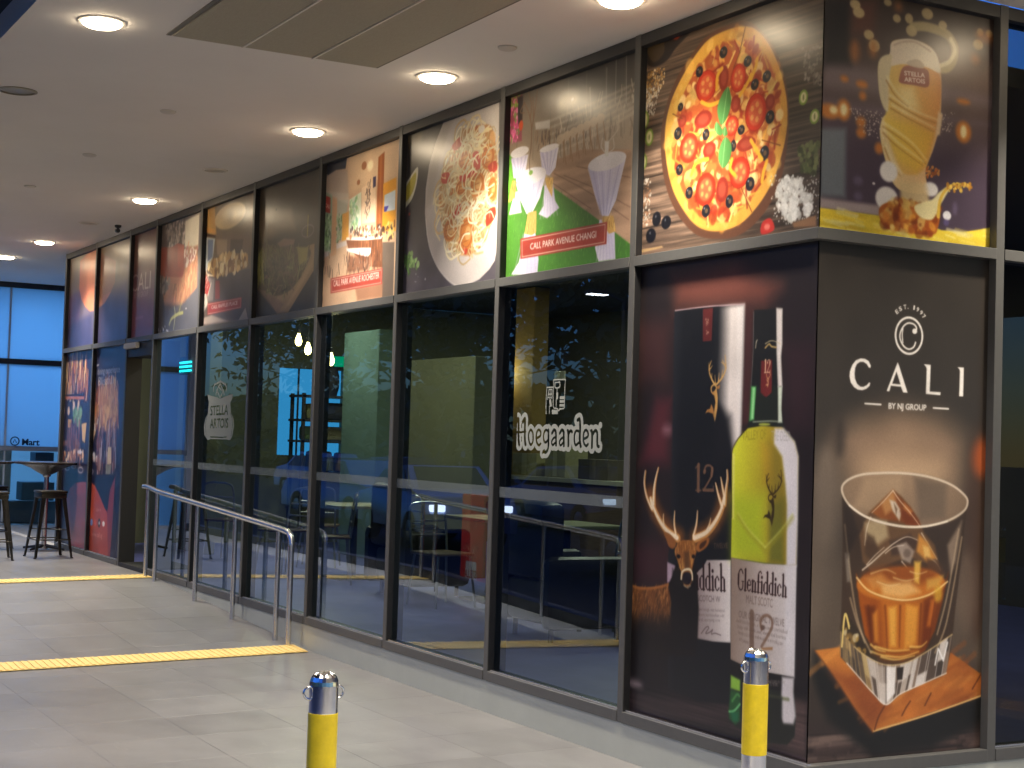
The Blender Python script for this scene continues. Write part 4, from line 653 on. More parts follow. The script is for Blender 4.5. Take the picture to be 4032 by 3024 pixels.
def art_bucket():
    a = Art(1453, UPH, .18, 19)
    a.grad(0, 1193, (150, 126, 92), 0, 0, (104, 94, 92)); a.p([(-93,1151),(235,1144),(318,857),(-90,923)], (206, 156, 88), 16); a.p([(-97,981),(262,910),(268,862),(-90,923)], (226, 160, 84), 8); a.e(684,989,426,118, (222, 192, 138), 14); a.e(775,1010,304,62, (236, 210, 156), 40, .8)
    a.p([(-116,926),(294,847),(297,827),(-112,889)], (84, 62, 52), 5); a.p([(-97,875),(285,820),(244,650),(58,538),(-92,518)], (206, 212, 210), 8); a.p([(73,834),(229,814),(232,651),(85,624)], (120, 136, 170), 8)
    a.p([(322,817),(1226,785),(1229,561),(681,610),(339,673)], (136, 114, 96), 16); a.p([(733,768),(1078,733),(1047,607),(725,637)], (96, 84, 76), 16, .8); a.p([(323,809),(638,777),(632,630),(366,654)], (176, 150, 120), 14, .8)
    a.p([(83,536),(164,489),(365,458),(699,454),(928,466),(1285,452),(1312,4),(266,54)], (110, 100, 100), 10, c2=(92, 84, 84)); a.p([(345,420),(467,410),(487,237),(353,246)], (150, 76, 78), 8, .8); a.p([(66,473),(318,438),(293,234),(118,245)], (150, 140, 138), 14, .8)
    a.e(429,527,361,60, (222, 202, 166), 4, 1, 16); chips = [(105,566),(392,636),(677,642),(1002,612),(1185,565),(1195,474),(698,462),(363,473),(186,512)]
    a.p(chips, (170, 134, 88), 10, sm=1); a.sc(chips, 110, 'dot', 24, 56, [(226, 194, 132), (196, 152, 90), (236, 214, 166), (140, 100, 66)], .85, bl=6)
    for k in range(5): a.p([(x, y + 0) for x, y in ([(-106,527),(64,489),(202,383),(85,312),(-70,339)])], (190, 70, 66), 8, .25)
    a.sc([(-106,527),(63,498),(216,366),(86,304),(-70,339)], 30, 'stroke', 30, 70, [(190, 56, 60), (226, 206, 190), (150, 60, 60)], .9, (20, 60), bl=5); a.p([(-109,341),(85,312),(148,212),(-90,81)], (206, 196, 180), 10); a.p([(-77,81),(260,102),(749,20),(-83,24)], (190, 172, 160), 14, .8)
    a.p([(1024,12),(1201,115),(1279,6)], (176, 160, 144), 5)
    sign(a, [(134,220),(1091,216),(1090,118),(147,108)], 'CALI, RAFFLES PLACE', [(253,159)][0], [(985,156)][0], [(249,193)][0][1] - [(253,159)][0][1], (172, 76, 76))
    return a
def art_pot():
    a = Art(1475, UPH, .15, 21)
    a.grad(0, 1193, (124, 112, 106), 0, 0, (98, 96, 102)); a.p([(808,1092),(1258,1116),(1261,773),(827,831)], (230, 220, 200), 16); a.sc([(120,1134),(777,1121),(835,880),(300,881)], 160, 'dot', 20, 40, [(206, 190, 176), (96, 88, 84), (170, 150, 136)], .8, bl=6)
    a.p([(706,808),(1244,807),(1268,397),(884,275),(499,241),(243,213),(119,481),(631,528)], (190, 134, 100), 16); a.sc([(706,808),(1250,757),(1242,399),(881,300),(522,282),(489,539)], 130, 'stroke', 40, 90, [(220, 160, 112), (150, 100, 76), (232, 184, 130), (200, 120, 90)], .8, (50, 110), bl=6); a.sc([(790,801),(1248,774),(1078,658),(837,646)], 60, 'dot', 20, 44, [(236, 216, 206), (190, 120, 110)], .9, bl=5)
    a.p([(-26,895),(388,873),(584,888),(783,852),(804,799),(770,526),(105,586),(-37,755)], (166, 92, 74), 6, sm=1, c2=(186, 86, 70)); a.p([(586,879),(785,843),(784,633),(616,648)], (206, 90, 70), 20, .7); a.p([(104,595),(769,534),(722,471),(291,511)], (200, 130, 100), 8)
    a.sc([(-79,618),(344,550),(304,416),(-85,443)], 50, 'dot', 24, 50, [(150, 140, 132), (110, 104, 100), (186, 176, 166)], .8, bl=8); a.p([(-130,323),(804,264),(1296,387),(1292,-3),(-185,62)], (98, 98, 104), 40, .85)
    a.l([(406,84),(484,139),(677,171),(842,178)], 34, (176, 176, 112), 8); a.l([(554,254),(594,167),(556,25)], 18, (186, 186, 140), 6); a.l([(775,274),(729,201),(705,169)], 18, (160, 160, 110), 6); a.sc([(-8,97),(492,80),(501,11),(2,27)], 7, 'dot', 12, 20, [(226, 222, 226)], .9); a.e(946,213,22,8, (220, 216, 214), 5)
    return a
def art_cali_red():
    a = Art(1009, UPH, .16, 23)
    a.grad(0, 1193, (116, 66, 66), 0, 0, (146, 92, 108)); a.p([(0, 760), (1100, 700), (1100, 1120), (0, 1050)], (164, 130, 104), 120, .8)
    L, Rr = [(-33,514)][0], [(686,504)][0]
    a.t('CALI', L, Rr, 190, (216, 196, 190), .0, .9); a.t('BY NJ GROUP', [(84,435)][0], [(611,432)][0], 60, (216, 196, 190), .0, .7); a.p([(144,227),(453,230),(457,201),(149,198)], (170, 110, 124), 10, .8)
    return a
def art_lobe(k):
    a = Art(1500 if k == 0 else 1443, UPH, .15, 25 + k)
    if k == 0:
        a.grad(0, 1193, (206, 178, 138), 0, 0, (84, 78, 122)); a.p([(6,651),(621,703),(631,422),(489,128),(254,139),(-65,366)], (134, 104, 142), 50, .9); a.p([(-7,266),(1227,386),(1254,3),(-82,-1)], (72, 72, 112), 60, .7)
        a.p([(541,1067),(889,1120),(1318,1154),(1348,742),(1296,405),(1115,410),(883,481),(680,578),(549,728)], (238, 134, 92), 5, sm=0, c2=(246, 150, 106)); a.p([(599,1062),(1319,1145),(1322,908),(698,923)], (232, 142, 84), 40, .8)
    else:
        a.grad(0, 1193, (184, 158, 116), 0, 0, (82, 82, 124)); a.p([(-87,556),(1192,640),(1218,45),(-144,35)], (92, 92, 136), 90, .8)
        a.p([(-139,1104),(704,921),(708,677),(466,537),(208,456),(-151,405),(-152,742)], (182, 132, 108), 10); a.p([(-139,1104),(-29,1076),(26,729),(27,504),(-151,406),(-170,743)], (214, 92, 62), 12); a.p([(260,560),(559,583),(275,461),(-98,408),(64,492)], (206, 140, 128), 12, .8)
    return a
def art_bar(k):
    a = Art(1500 if k == 0 else 1443, LOH, .12, 31 + k)
    a.grad(0, LOH, (52, 54, 84), 0, 0, (34, 34, 66))
    pal = [(226, 166, 100), (196, 120, 72), (150, 76, 62), (240, 200, 140), (120, 70, 80)]
    if k == 0:
        a.sc([(20,2293),(475,2341),(1119,2256),(1187,1841),(-36,1842)], 150, 'stroke', 60, 130, pal, .85, (80, 100), bl=8); a.p([(-100,1818),(1009,1805),(1015,1767),(-127,1778)], (190, 110, 86), 8); a.p([(-138,1835),(1004,1836),(1009,1805),(-114,1819)], (40, 34, 60), 6)
        for q in [(15,1632,54,58),(270,1631,60,57),(524,1677,58,72),(746,1691,51,72)]: a.e(*q, (214, 176, 150), 10)
        a.p([(254,1527),(452,1528),(437,1425),(273,1424)], (216, 160, 96), 8); a.sc([(497,1646),(912,1644),(880,1458),(529,1457)], 50, 'dot', 30, 70, [(110, 150, 110), (86, 116, 90), (150, 170, 130)], .8, bl=10); a.p([(940,1474),(1184,1490),(1133,1245),(1005,1274)], (226, 176, 110), 8); a.sc([(239,1424),(880,1458),(942,1089),(300,1075)], 60, 'stroke', 60, 140, [(140, 80, 80), (190, 124, 100), (96, 60, 80)], .8, (80, 100), bl=8)
        a.p([(-207,1259),(267,1265),(278,1201),(-196,1194)], (150, 100, 90), 14, .8); a.sc([(-112,1114),(1120,1138),(1076,1030),(-95,1018)], 50, 'dot', 26, 50, [(220, 150, 100), (150, 90, 70), (240, 196, 150)], .9, bl=8); a.e(903,1134,113,25, (226, 206, 206), 8)
        for q in [(-23,923,109,22),(313,925,106,25),(636,949,103,16),(983,921,112,31)]: a.e(*q, (206, 186, 186), 8, .9, 18)
        a.t('M', [(-108,1397)][0], [(7,1406)][0], 40, (220, 206, 206), .0, .9)
        a.p([(-135,855),(1226,867),(1208,790),(-101,663)], (30, 34, 62), 14); a.p([(328,537),(499,686),(745,758),(1117,787),(1270,785),(1327,-110),(647,-164),(513,233)], (176, 78, 76), 6, c2=(150, 72, 84)); a.p([(518,578),(1261,656),(1288,128),(668,87)], (132, 72, 74), 50, .7)
    else:
        a.sc([(-81,1898),(875,1955),(1068,1751),(1115,1437),(405,1404),(34,1551)], 220, 'stroke', 50, 130, pal, .85, (70, 110), bl=8); a.p([(271,1893),(825,1927),(1070,1737),(1062,1437),(461,1412),(137,1641)], (214, 150, 86), 60, .55); a.sc([(411,1728),(1016,1737),(955,1436),(460,1419)], 60, 'dot', 40, 80, [(232, 176, 104), (206, 140, 76), (180, 110, 62)], .7, bl=12)
        a.p([(-222,1475),(191,1484),(-2,1228)], (220, 178, 136), 8); a.sc([(-232,1536),(212,1536),(171,1432),(-185,1430)], 30, 'dot', 24, 50, [(206, 196, 190), (150, 96, 86)], .9, bl=6); a.sc([(117,1402),(1119,1409),(1033,923),(256,899)], 80, 'stroke', 60, 150, [(120, 66, 80), (170, 110, 96), (80, 50, 76), (214, 190, 180)], .75, (80, 100), bl=8); a.p([(688,1217),(825,1219),(854,1033),(691,1014)], (226, 196, 150), 8); a.p([(625,1012),(867,1019),(819,902),(656,883)], (150, 150, 130), 8, .9)
        a.sc([(-256,1126),(276,1136),(232,1046),(-241,1035)], 24, 'dot', 20, 40, [(236, 226, 220), (190, 130, 110)], .9, bl=5); a.e(-71,919,143,36, (206, 190, 186), 8, .9, 20); a.l([(-77,956),(-69,904)], 22, (206, 190, 186), 6)
        a.l([(-75,2042),(-2,2138),(141,2164)], 20, (190, 186, 196), 5, .9); a.t('A dining experience', [(-46,2046)][0], [(1064,2054)][0], 78, (206, 204, 206), .0, .9); a.t('Blissful', [(150,1921)][0], [(798,1930)][0], 100, (206, 204, 206), .0, .8)
        a.p([(-244,868),(1033,923),(1044,497),(660,506),(417,610),(103,760),(-231,793)], (30, 34, 66), 10); a.p([(-259,776),(-22,800),(191,763),(471,628),(656,527),(774,483),(881,-25),(-83,-101),(-298,274)], (196, 80, 52), 6, c2=(178, 66, 60)); a.p([(-287,760),(-108,782),(-24,-97),(-293,-118)], (112, 56, 72), 24, .8); a.p([(846,731),(1046,910),(1018,496),(962,-19),(881,-25),(774,483)], (140, 56, 74), 8)
        a.e(101,335,53,41, (120, 150, 220), 4); a.e(259,337,52,41, (214, 90, 80), 4); a.e(442,345,57,49, (30, 26, 30), 4); a.e(442,345,23,23, (230, 230, 230), 3); a.e(629,347,56,32, (240, 226, 216), 4); a.t('follow us', [(279,468)][0], [(494,483)][0], 40, (240, 190, 170), .0, .8); a.t('www.cali.sg', [(127,178)][0], [(598,186)][0], 56, (236, 170, 150), .0, .9)
    return a

# ------------------------------------------------------------------ shared materials
M_frame = mat('frame_grey_aluminium', (.105, .104, .098), .42, 0., .06, 30, spec=.4)
M_flank = mat('black_flank_shade', (.010, .010, .011), .6)
M_frame_d = mat('frame_dark', (.035, .035, .035), .45)
M_ceil = mat('ceiling_paint', (.76, .735, .71), .85, 0, .035, 1.2, .03, 90)
M_tile = mat('pavement_tile', (.222, .218, .216), .34, 0, .12, 3.5, .05, 160, rnoise=.03)
nt = M_tile.node_tree; _b = nt.nodes['Principled BSDF']; _src = _b.inputs['Base Color'].links[0].from_socket
_g = nt.nodes.new('ShaderNodeNewGeometry'); _m = nt.nodes.new('ShaderNodeMapping'); _m.inputs['Scale'].default_value = (.8, 5, 1); _m.inputs['Rotation'].default_value = (0, 0, .3); _n = nt.nodes.new('ShaderNodeTexNoise'); _n.inputs['Scale'].default_value = 3.2; _n.inputs['Detail'].default_value = 8; _n.inputs['Roughness'].default_value = .7
_r = nt.nodes.new('ShaderNodeMapRange'); _r.inputs[1].default_value = .60; _r.inputs[2].default_value = .74; _r.inputs[3].default_value = 0; _r.inputs[4].default_value = .45; _x = nt.nodes.new('ShaderNodeMixRGB'); _x.inputs[2].default_value = (.34, .33, .32, 1)
nt.links.new(_g.outputs['Position'], _m.inputs[0]); nt.links.new(_m.outputs[0], _n.inputs['Vector']); nt.links.new(_n.outputs['Fac'], _r.inputs[0]); nt.links.new(_r.outputs[0], _x.inputs[0]); nt.links.new(_src, _x.inputs[1])
_oi = nt.nodes.new('ShaderNodeObjectInfo'); _or = nt.nodes.new('ShaderNodeMapRange'); _or.inputs[3].default_value = .90; _or.inputs[4].default_value = 1.05; nt.links.new(_oi.outputs['Random'], _or.inputs[0])
_n2 = nt.nodes.new('ShaderNodeTexNoise'); _n2.inputs['Scale'].default_value = .9; _n2.inputs['Detail'].default_value = 9; _n2.inputs['Roughness'].default_value = .72; nt.links.new(_g.outputs['Position'], _n2.inputs['Vector'])
_r2 = nt.nodes.new('ShaderNodeMapRange'); _r2.inputs[1].default_value = .3; _r2.inputs[2].default_value = .7; _r2.inputs[3].default_value = .84; _r2.inputs[4].default_value = 1.06; nt.links.new(_n2.outputs['Fac'], _r2.inputs[0])
_mu = nt.nodes.new('ShaderNodeMath'); _mu.operation = 'MULTIPLY'; nt.links.new(_or.outputs[0], _mu.inputs[0]); nt.links.new(_r2.outputs[0], _mu.inputs[1])
_h = nt.nodes.new('ShaderNodeHueSaturation'); nt.links.new(_mu.outputs[0], _h.inputs['Value']); nt.links.new(_x.outputs[0], _h.inputs['Color']); nt.links.new(_h.outputs[0], _b.inputs['Base Color'])
M_grout = mat('pavement_grout', (.40, .39, .37), .7, 0, .15, 40)
M_plinth = mat('plinth_paint', (.50, .52, .45), .6, 0, .06, 3, .05, 120)
M_steel = mat('brushed_steel', (.72, .71, .70), .26, 1., .05, 8, .04, 300, stretch=(1, 1, .15))
M_chrome = mat('polished_steel', (.86, .86, .85), .16, 1., rnoise=.04, nscale=12)
M_yellow = mat('yellow_reflective_band', (.90, .66, .015), .38, 0, .14, 22, .1, 90, coat=.2, rnoise=.12)
M_tact = mat('tactile_yellow', (.90, .66, .24), .55, 0, .12, 30)
M_dark = mat('asphalt', (.05, .05, .052), .85, 0, .25, 18, .3, 120)
M_glass = glass_mat('storefront_glass', (.55, .69, .64), (.64, .75, .95), 1.8, .03)
M_glassB = glass_mat('side_glass', (.34, .36, .34), (.62, .58, .50), .9, .02)
M_frost = frost_mat('frosted_film', (.30, .34, .36), .66)
M_gun = mat('gunmetal_stool', (.06, .055, .045), .34, .85, .2, 12)
M_ttop = mat('table_top_dark', (.03, .026, .024), .25, 0, .2, 20)
M_olive = mat('olive_wall', (.165, .17, .105), .8, 0, .08, 2)
M_teal = mat('sage_wall', (.16, .25, .21), .8, 0, .08, 2)
M_brown = mat('brown_wall', (.085, .075, .055), .8, 0, .12, 3)
M_black = mat('black_leather', (.012, .012, .013), .45, 0, .2, 20)
M_wood = mat('interior_wood', (.13, .085, .05), .5, 0, .3, 9, stretch=(1, 8, 8))
M_cream = mat('cream_laminate', (.42, .40, .30), .5, 0, .05, 6)

# ------------------------------------------------------------------ pavement: upper landing, ramp, lower level, gently falling away from the shop
XN0, XN1, XF0, XF1 = -6.07, -5.77, -10.25, -9.93
CROSS = .022
def gz(x, y):
    t = min(1, max(0, (x - XN1) / (XF1 - XN1)))
    return -.25 + .195 * t + CROSS * min(y, 0)
def sheet(name, xs, y0, y1, m, dz):
    v, f = [], []
    for x in xs:
        v += [(x, y0, gz(x, y0) + dz), (x, y1, gz(x, y1) + dz)]
    for i in range(len(xs) - 1): a = 2 * i; f.append((a, a + 1, a + 3, a + 2))
    return obj(name, v, f, m)
pav = struct(sheet('pavement', [-18.77, XF1, XN1, 5.8], -2.95, .1, M_grout, -.0011)); pv3 = struct(sheet('forecourt', [XN1, 5.8], -7.0, -2.951, M_grout, -.0011)); pav['label'] = 'grey tiled walkway with a ramp along the shop front'
pv2 = struct(obj('side_pavement', [(0, .1, -.2511), (12, .1, -.2511), (12, 14, -.2511), (0, 14, -.2511)], [(0, 1, 2, 3)], M_grout))
tile_me = {}
def tile(x0, x1, y0, y1, parent):
    k = (round(x1 - x0, 3), round(y1 - y0, 3))
    if k not in tile_me:
        w, h = k[0] / 2 - .0008, k[1] / 2 - .0008; c = .0007
        v = [(-w, -h, -.0007), (w, -h, -.0007), (w, h, -.0007), (-w, h, -.0007), (-w + c, -h + c, 0), (w - c, -h + c, 0), (w - c, h - c, 0), (-w + c, h - c, 0)]
        me = bpy.data.meshes.new('tile'); me.from_pydata(v, [], [(4, 5, 6, 7), (0, 1, 5, 4), (1, 2, 6, 5), (2, 3, 7, 6), (3, 0, 4, 7)]); me.materials.append(M_tile); tile_me[k] = me
    o = bpy.data.objects.new('tile', tile_me[k]); C.objects.link(o); o.parent = parent
    cx, cy = (x0 + x1) / 2, (y0 + y1) / 2; dx = gz(x1 - .01, cy) - gz(x0 + .01, cy)
    ex = Vector((x1 - x0 - .02, 0, dx)).normalized(); ey = Vector((0, 1, CROSS if cy < 0 else 0)).normalized(); ez = ex.cross(ey)
    o.matrix_world = Matrix.Translation((cx, cy, gz(cx, cy))) @ Matrix((ex, ey, ez)).transposed().to_4x4()
def lay(x0, x1, off, ymin, ymax, parent):
    xs = [x0]; x = off + math.ceil((x0 - off) / .6 + .05) * .6
    while x < x1 - .03: xs.append(x); x += .6
    xs.append(x1); ys = [ymax]
    while ys[-1] - .6 > ymin - .01: ys.append(ys[-1] - .6)
    for a, b in zip(xs, xs[1:]):
        for c, d in zip(ys, ys[1:]): tile(a, b, d, c, parent)
lay(XN1, 3.6, -3.66, -2.41, 0, pav); lay(XF1, XN1, XN1, -2.95, 0, pav); lay(-18.4, XF1, XF1, -2.95, 0, pav); lay(.05, 3.6, .05, .1, 3.1, pv2); lay(XN1, 1.2, -3.66, -4.81, -2.4, pv3)
road = struct(obj('road', [(-120, -150, -.48), (120, -150, -.48), (120, -2.95, -.48), (-120, -2.95, -.48)], [(0, 1, 2, 3)], M_dark))
ground = struct(obj('ground', [(-300, -300, -.55), (300, -300, -.55), (300, 300, -.55), (-300, 300, -.55)], [(0, 1, 2, 3)], mat('ground_far', (.06, .065, .05), .9, 0, .2, 1)))
# dark kerb upstand along the open side
kb = bmesh.new()
for x0, x1 in ((-18.7, XF1), (XF1, XN1)):
    a = [kb.verts.new((x, y, gz(x, -2.95) + z)) for x in (x0, x1) for y, z in ((-2.94, -.01), (-2.94, .10), (-3.09, .10), (-3.09, -.4))]
    for i in range(3): kb.faces.new((a[i], a[i + 1], a[i + 5], a[i + 4]))
    kb.faces.new((a[0], a[3], a[2], a[1])); kb.faces.new((a[4], a[5], a[6], a[7]))
o = bmobj('kerb', kb, mat('kerb_dark_stone', (.05, .05, .055), .5, 0, .15, 14)); struct(o)

# tactile strips: square plates with raised bars
def tactile(label, x0, x1):
    root = empty('tactile_strip', (0, 0, 0), label, 'tactile strip', 'yellow tactile strips across the walkway')
    bm = bmesh.new(); w = (x1 - x0) / 2; bbox(bm, -w, w, -.149, .149, 0, .004, 0)
    for k in range(6):
        y = -.149 + .298 * (k + .5) / 6; bbox(bm, -w + .012, w - .012, y - .014, y + .014, .0045, .0095, .003)
    me = None
    for k in range(10):
        y = -.19 - .3 * k
        if y < -2.9: break
        if me is None: o = bmobj('tactile_plate', bm, M_tact, root); me = o.data
        else: o = bpy.data.objects.new('tactile_plate', me); C.objects.link(o); o.parent = root
        cx = (x0 + x1) / 2; o.location = (cx, y, gz(cx, y) + .005); sl = (gz(x1, y) - gz(x0, y)) / (x1 - x0); o.rotation_euler = (math.atan(CROSS), -math.atan(sl), 0)
tactile('yellow ribbed tactile strip at the foot of the ramp', XN0, XN1)
ts = empty('tactile_strip', (0, 0, 0), 'yellow tactile strip beside the side facade, mirrored at far right', 'tactile strip', 'yellow tactile strips across the walkway')
_me = next(o_ for o_ in C.objects if o_.name.startswith('tactile_plate')).data
for k in range(8):
    o = bpy.data.objects.new('tactile_plate', _me); C.objects.link(o); o.parent = ts; o.location = (.25 + .3 * k, 3.5, -.2505); o.rotation_euler.z = R(90)
tactile('yellow ribbed tactile strip at the top of the ramp near the door', XF0, XF1)

# ------------------------------------------------------------------ ceiling and upper soffit
ceil = struct(box('ceiling', -18.9, 7.2, -2.89, .12, 3.6, 3.75, M_ceil)); ceil['label'] = 'pale plaster ceiling over the walkway'
struct(box('end_ceiling', -18.9, -14.39, .122, 7, 3.601, 3.751, M_ceil)); struct(obj('end_pavement', [(-18.77, .1, -.056), (-14.39, .1, -.056), (-14.39, 7, -.056), (-18.77, 7, -.056)], [(0, 1, 2, 3)], M_tile))
c2_ = struct(box('side_ceiling', .0, 14, .122, 14, 3.601, 3.751, M_ceil))
struct(box('upper_soffit', -40, 12, -5.5, -2.89, 4.35, 4.6, mat('upper_soffit_paint', (.045, .04, .038), .9)))
struct(box('fascia', -40, 7.2, -2.89, -2.84, 3.752, 4.35, mat('fascia_paint', (.10, .10, .11), .8)))
# perforated panel field let into the ceiling
M_perf = mat('perforated_panel', (.36, .335, .26), .75, 0, .10, 30, .2, 260, stretch=(1, 6, 1)); M_trim = mat('panel_trim', (.70, .67, .60), .4)
cp = empty('ceiling_grille', (-2, -1.5, 3.6), 'olive brown three strip perforated ceiling grille with pale dividers', 'ceiling grille')
for y0, y1 in ((-2.10, -1.70), (-1.69, -1.275), (-1.265, -.87)):
    box('grille_panel', -.99, 1.9, y0 + 1.5, y1 + 1.5, -.012, .0, M_perf, cp, .003)
for y in (-1.695, -1.27): box('divider', -.99, 1.9, y + 1.494, y + 1.506, -.018, -.001, M_trim, cp)
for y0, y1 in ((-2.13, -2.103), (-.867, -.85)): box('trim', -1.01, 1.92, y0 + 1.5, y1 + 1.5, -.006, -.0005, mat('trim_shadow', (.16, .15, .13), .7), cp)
box('trim', -1.012, -.992, -.601, .631, -.006, -.0005, M_trim, cp)

# downlights
M_lens = emit_mat('lamp_lens', (1, .80, .54), 46); M_trimw = mat('lamp_trim_white', (.7, .66, .6), .5); M_off = mat('lamp_unlit', (.20, .18, .13), .4); M_off2 = mat('lamp_unlit_pale', (.42, .40, .34), .4)
LW = 37
def downlight(x, y, label, lit=True, r=.105):
    root = empty('downlight', (x, y, 3.6), label, 'ceiling light', 'round ceiling downlights')
    lathe('trim_ring', [(r + .022, 0), (r + .022, -.005), (r + .004, -.009), (r, -.004), (r, 0)], M_trimw if lit or r < .1 else M_off, root, 32)
    if lit:
        lathe('lens', [(r - .002, -.002), (r - .002, -.018), (r * .8, -.028), (r * .4, -.033), (0, -.034)], M_lens, root, 32)
        ld = bpy.data.lights.new('downlight_lamp', 'AREA'); ld.shape = 'DISK'; ld.size = r * 1.9; ld.energy = LW; ld.color = (1, .90, .77); ld.spread = R(100)
        lo = bpy.data.objects.new('downlight_lamp', ld); C.objects.link(lo); lo.parent = root; lo.location = (0, 0, -.038)
    else: lathe('baffle', [(r - .002, -.001), (r * .7, -.0022), (0, -.0025)], M_off if r > .1 else M_off2, root, 32)
downlight(-2.96, -2.5, 'lit downlight at top left beyond the olive ceiling grille')
downlight(-.99, -.45, 'lit downlight at the top edge above the pizza poster')
downlight(-3.0, -.46, 'lit downlight beside the corner of the ceiling grille')
downlight(-5.07, -.47, 'lit downlight above the pasta and interior photo posters')
downlight(-9.17, -.49, 'lit downlight above the red pot poster')
downlight(-13.25, -.52, 'lit downlight above the orange shape posters near the far end')
downlight(-15.22, -.57, 'farthest lit downlight at the left edge past the poster wall')
downlight(-5.02, -2.52, 'unlit dark downlight at the left edge of the ceiling', False)
downlight(-7.12, -.48, 'unlit downlight with thin bright rim above the bucket poster', False, .085)
downlight(-11.2, -.51, 'unlit downlight near the security camera', False, .085)
for x, y, t in ((1.05, -.45, 'lit downlight outside the corner in line with the facade row'), (1.0, -2.5, 'lit downlight outside the corner in the outer row'), (.62, 1.5, 'lit downlight along the side facade'), (3.05, -.45, 'second lit downlight outside the corner in line with the facade row'), (3.0, -2.5, 'second lit downlight outside the corner in the outer row'), (5.1, -2.5, 'third lit downlight outside the corner in the outer row'), (2.6, 1.5, 'lit downlight farther out from the side facade'), (-7.1, -2.5, 'lit outer row downlight beside the ramp'), (-9.15, -2.5, 'lit outer row downlight at the top of the ramp'), (-11.2, -2.5, 'lit outer row downlight before the door'), (-13.3, -2.5, 'lit outer row downlight beside the stools'), (-17.2, -1.6, 'lit downlight in front of the mart')):
    downlight(x, y, t)  # lamps labelled added are unseen, put in to brighten floor, ceiling and bollards
for x, y, t in ((-5.03, -1.51, 'small white ceiling sensor left of the grille'), (-7.08, -1.535, 'small white ceiling sensor midway along the walkway'), (-9.05, -1.58, 'small white ceiling sensor far along the walkway'), (-2.14, -.45, 'small white ceiling sensor above the wedding table poster')):
    o = lathe('ceiling_sensor', [(0, -.016), (.045, -.014), (.055, -.006), (.055, 0)], mat('sensor_plastic', (.55, .52, .48), .5), None, 24); o.location = (x, y, 3.6)
    tag(o, t, 'sensor', 'small ceiling sensors')

# ------------------------------------------------------------------ the storefront
MX = [-14.36, -12.86, -11.417, -10.408, -8.933, -7.48, -5.971, -4.49, -3.004, -1.504]
ZR0, ZR1, ZT, ZF = 2.353, 2.407, 3.6, -.059
GY = .045
sf = empty('storefront', (0, 0, 0), 'long grey framed glass shop front with posters above the transom', 'shop front')
for i, x in enumerate(MX):
    xx = x + .025 if i == 0 else x
    box('mullion', xx - .025, xx + .025, 0, .13, ZF, ZT, M_frame, sf, .002)
    if i > 0: box('flank_shade', xx - .0262, xx - .0251, .006, .044, .001, 3.533, M_flank, sf)  # thin black strips put the shade of the mullion flanks into colour
    box('flank_shade', xx + .0251, xx + .0262, .006, .044, .001, 3.533, M_flank, sf)
XS = MX + [0.0]
for i in range(10):
    a, b = XS[i] + (.0505 if i == 0 else .0255), XS[i + 1] - (.0255 if i < 9 else 0)
    box('head_rail', a, b, .003, .12, 3.535, ZT - .002, M_frame_d if i < 9 else M_frame_d, sf, .002)
    box('transom_rail', a, b, -.004 if i != 9 else -.003, .12, ZR0, ZR1, M_frame, sf, .002)
    if i == 2: continue
    box('sill_rail', a, b, -.005, .12, ZF, 0, M_frame, sf, .002)
    box('glazing_bead', a, b, .0125, .03, .0005, .010, M_steel, sf)
box('plinth', -10.36, 0, .004, .11, -.40, ZF - .001, M_plinth, sf)
box('plinth', -14.36, -11.44, .004, .11, -.40, ZF - .001, M_frame_d, sf)
box('end_return', -14.385, -14.362, .002, .5, ZF, ZT, M_frame, sf)
# side facade beyond the corner
sb = empty('side_storefront', (0, 0, 0), 'grey framed side shop front turning the corner to the right', 'shop front')
BY = [1.14, 2.65, 4.15, 5.65, 7.2]
for y in BY: box('mullion', -.13, 0, y - .027, y + .027, ZF, ZT, M_frame, sb, .002)
YS = [0] + BY
for i in range(5):
    a, b = YS[i] + (.0 if i == 0 else .0275), YS[i + 1] - .0275
    a0 = .1205 if i == 0 else a
    box('head_rail', -.12, -.003, a0, b, 3.535, ZT - .002, M_frame_d, sb, .002)
    box('transom_rail', -.1195, .004, a if i else -.0032, b, ZR0 + .0006, ZR1 - .0006, M_frame, sb, .002)
    box('sill_rail', -.1195, .005, a if i else -.0048, b, ZF + .0006, -.0006, M_frame, sb, .002)
    if i: obj('pane', [(-GY, a, 0), (-GY, b, 0), (-GY, b, ZR0), (-GY, a, ZR0)], [(0, 1, 2, 3)], M_glassB, sb); obj('pane', [(-GY, a, ZR1), (-GY, b, ZR1), (-GY, b, 3.54), (-GY, a, 3.54)], [(0, 1, 2, 3)], M_glassB, sb)
    if i: box('glazing_bead', -.03, -.0125, a, b, .0005, .010, M_steel, sb)
box('plinth', -.11, -.004, .111, 9, -.40, ZF - .001, M_plinth, sb)
# glass panes with their frosted bands
for i in range(3, 9):
    a, b = XS[i] + .0252, XS[i + 1] - .0252
    p = obj('pane', [(a, GY, 0), (b, GY, 0), (b, GY, ZR0), (a, GY, ZR0)], [(0, 1, 2, 3)], M_glass, sf)
    q = obj('frosted_band', [(a + .01, GY - .002, 1.062), (b - .01, GY - .002, 1.062), (b - .01, GY - .002, 1.125), (a + .01, GY - .002, 1.125)], [(0, 1, 2, 3)], M_frost, p)
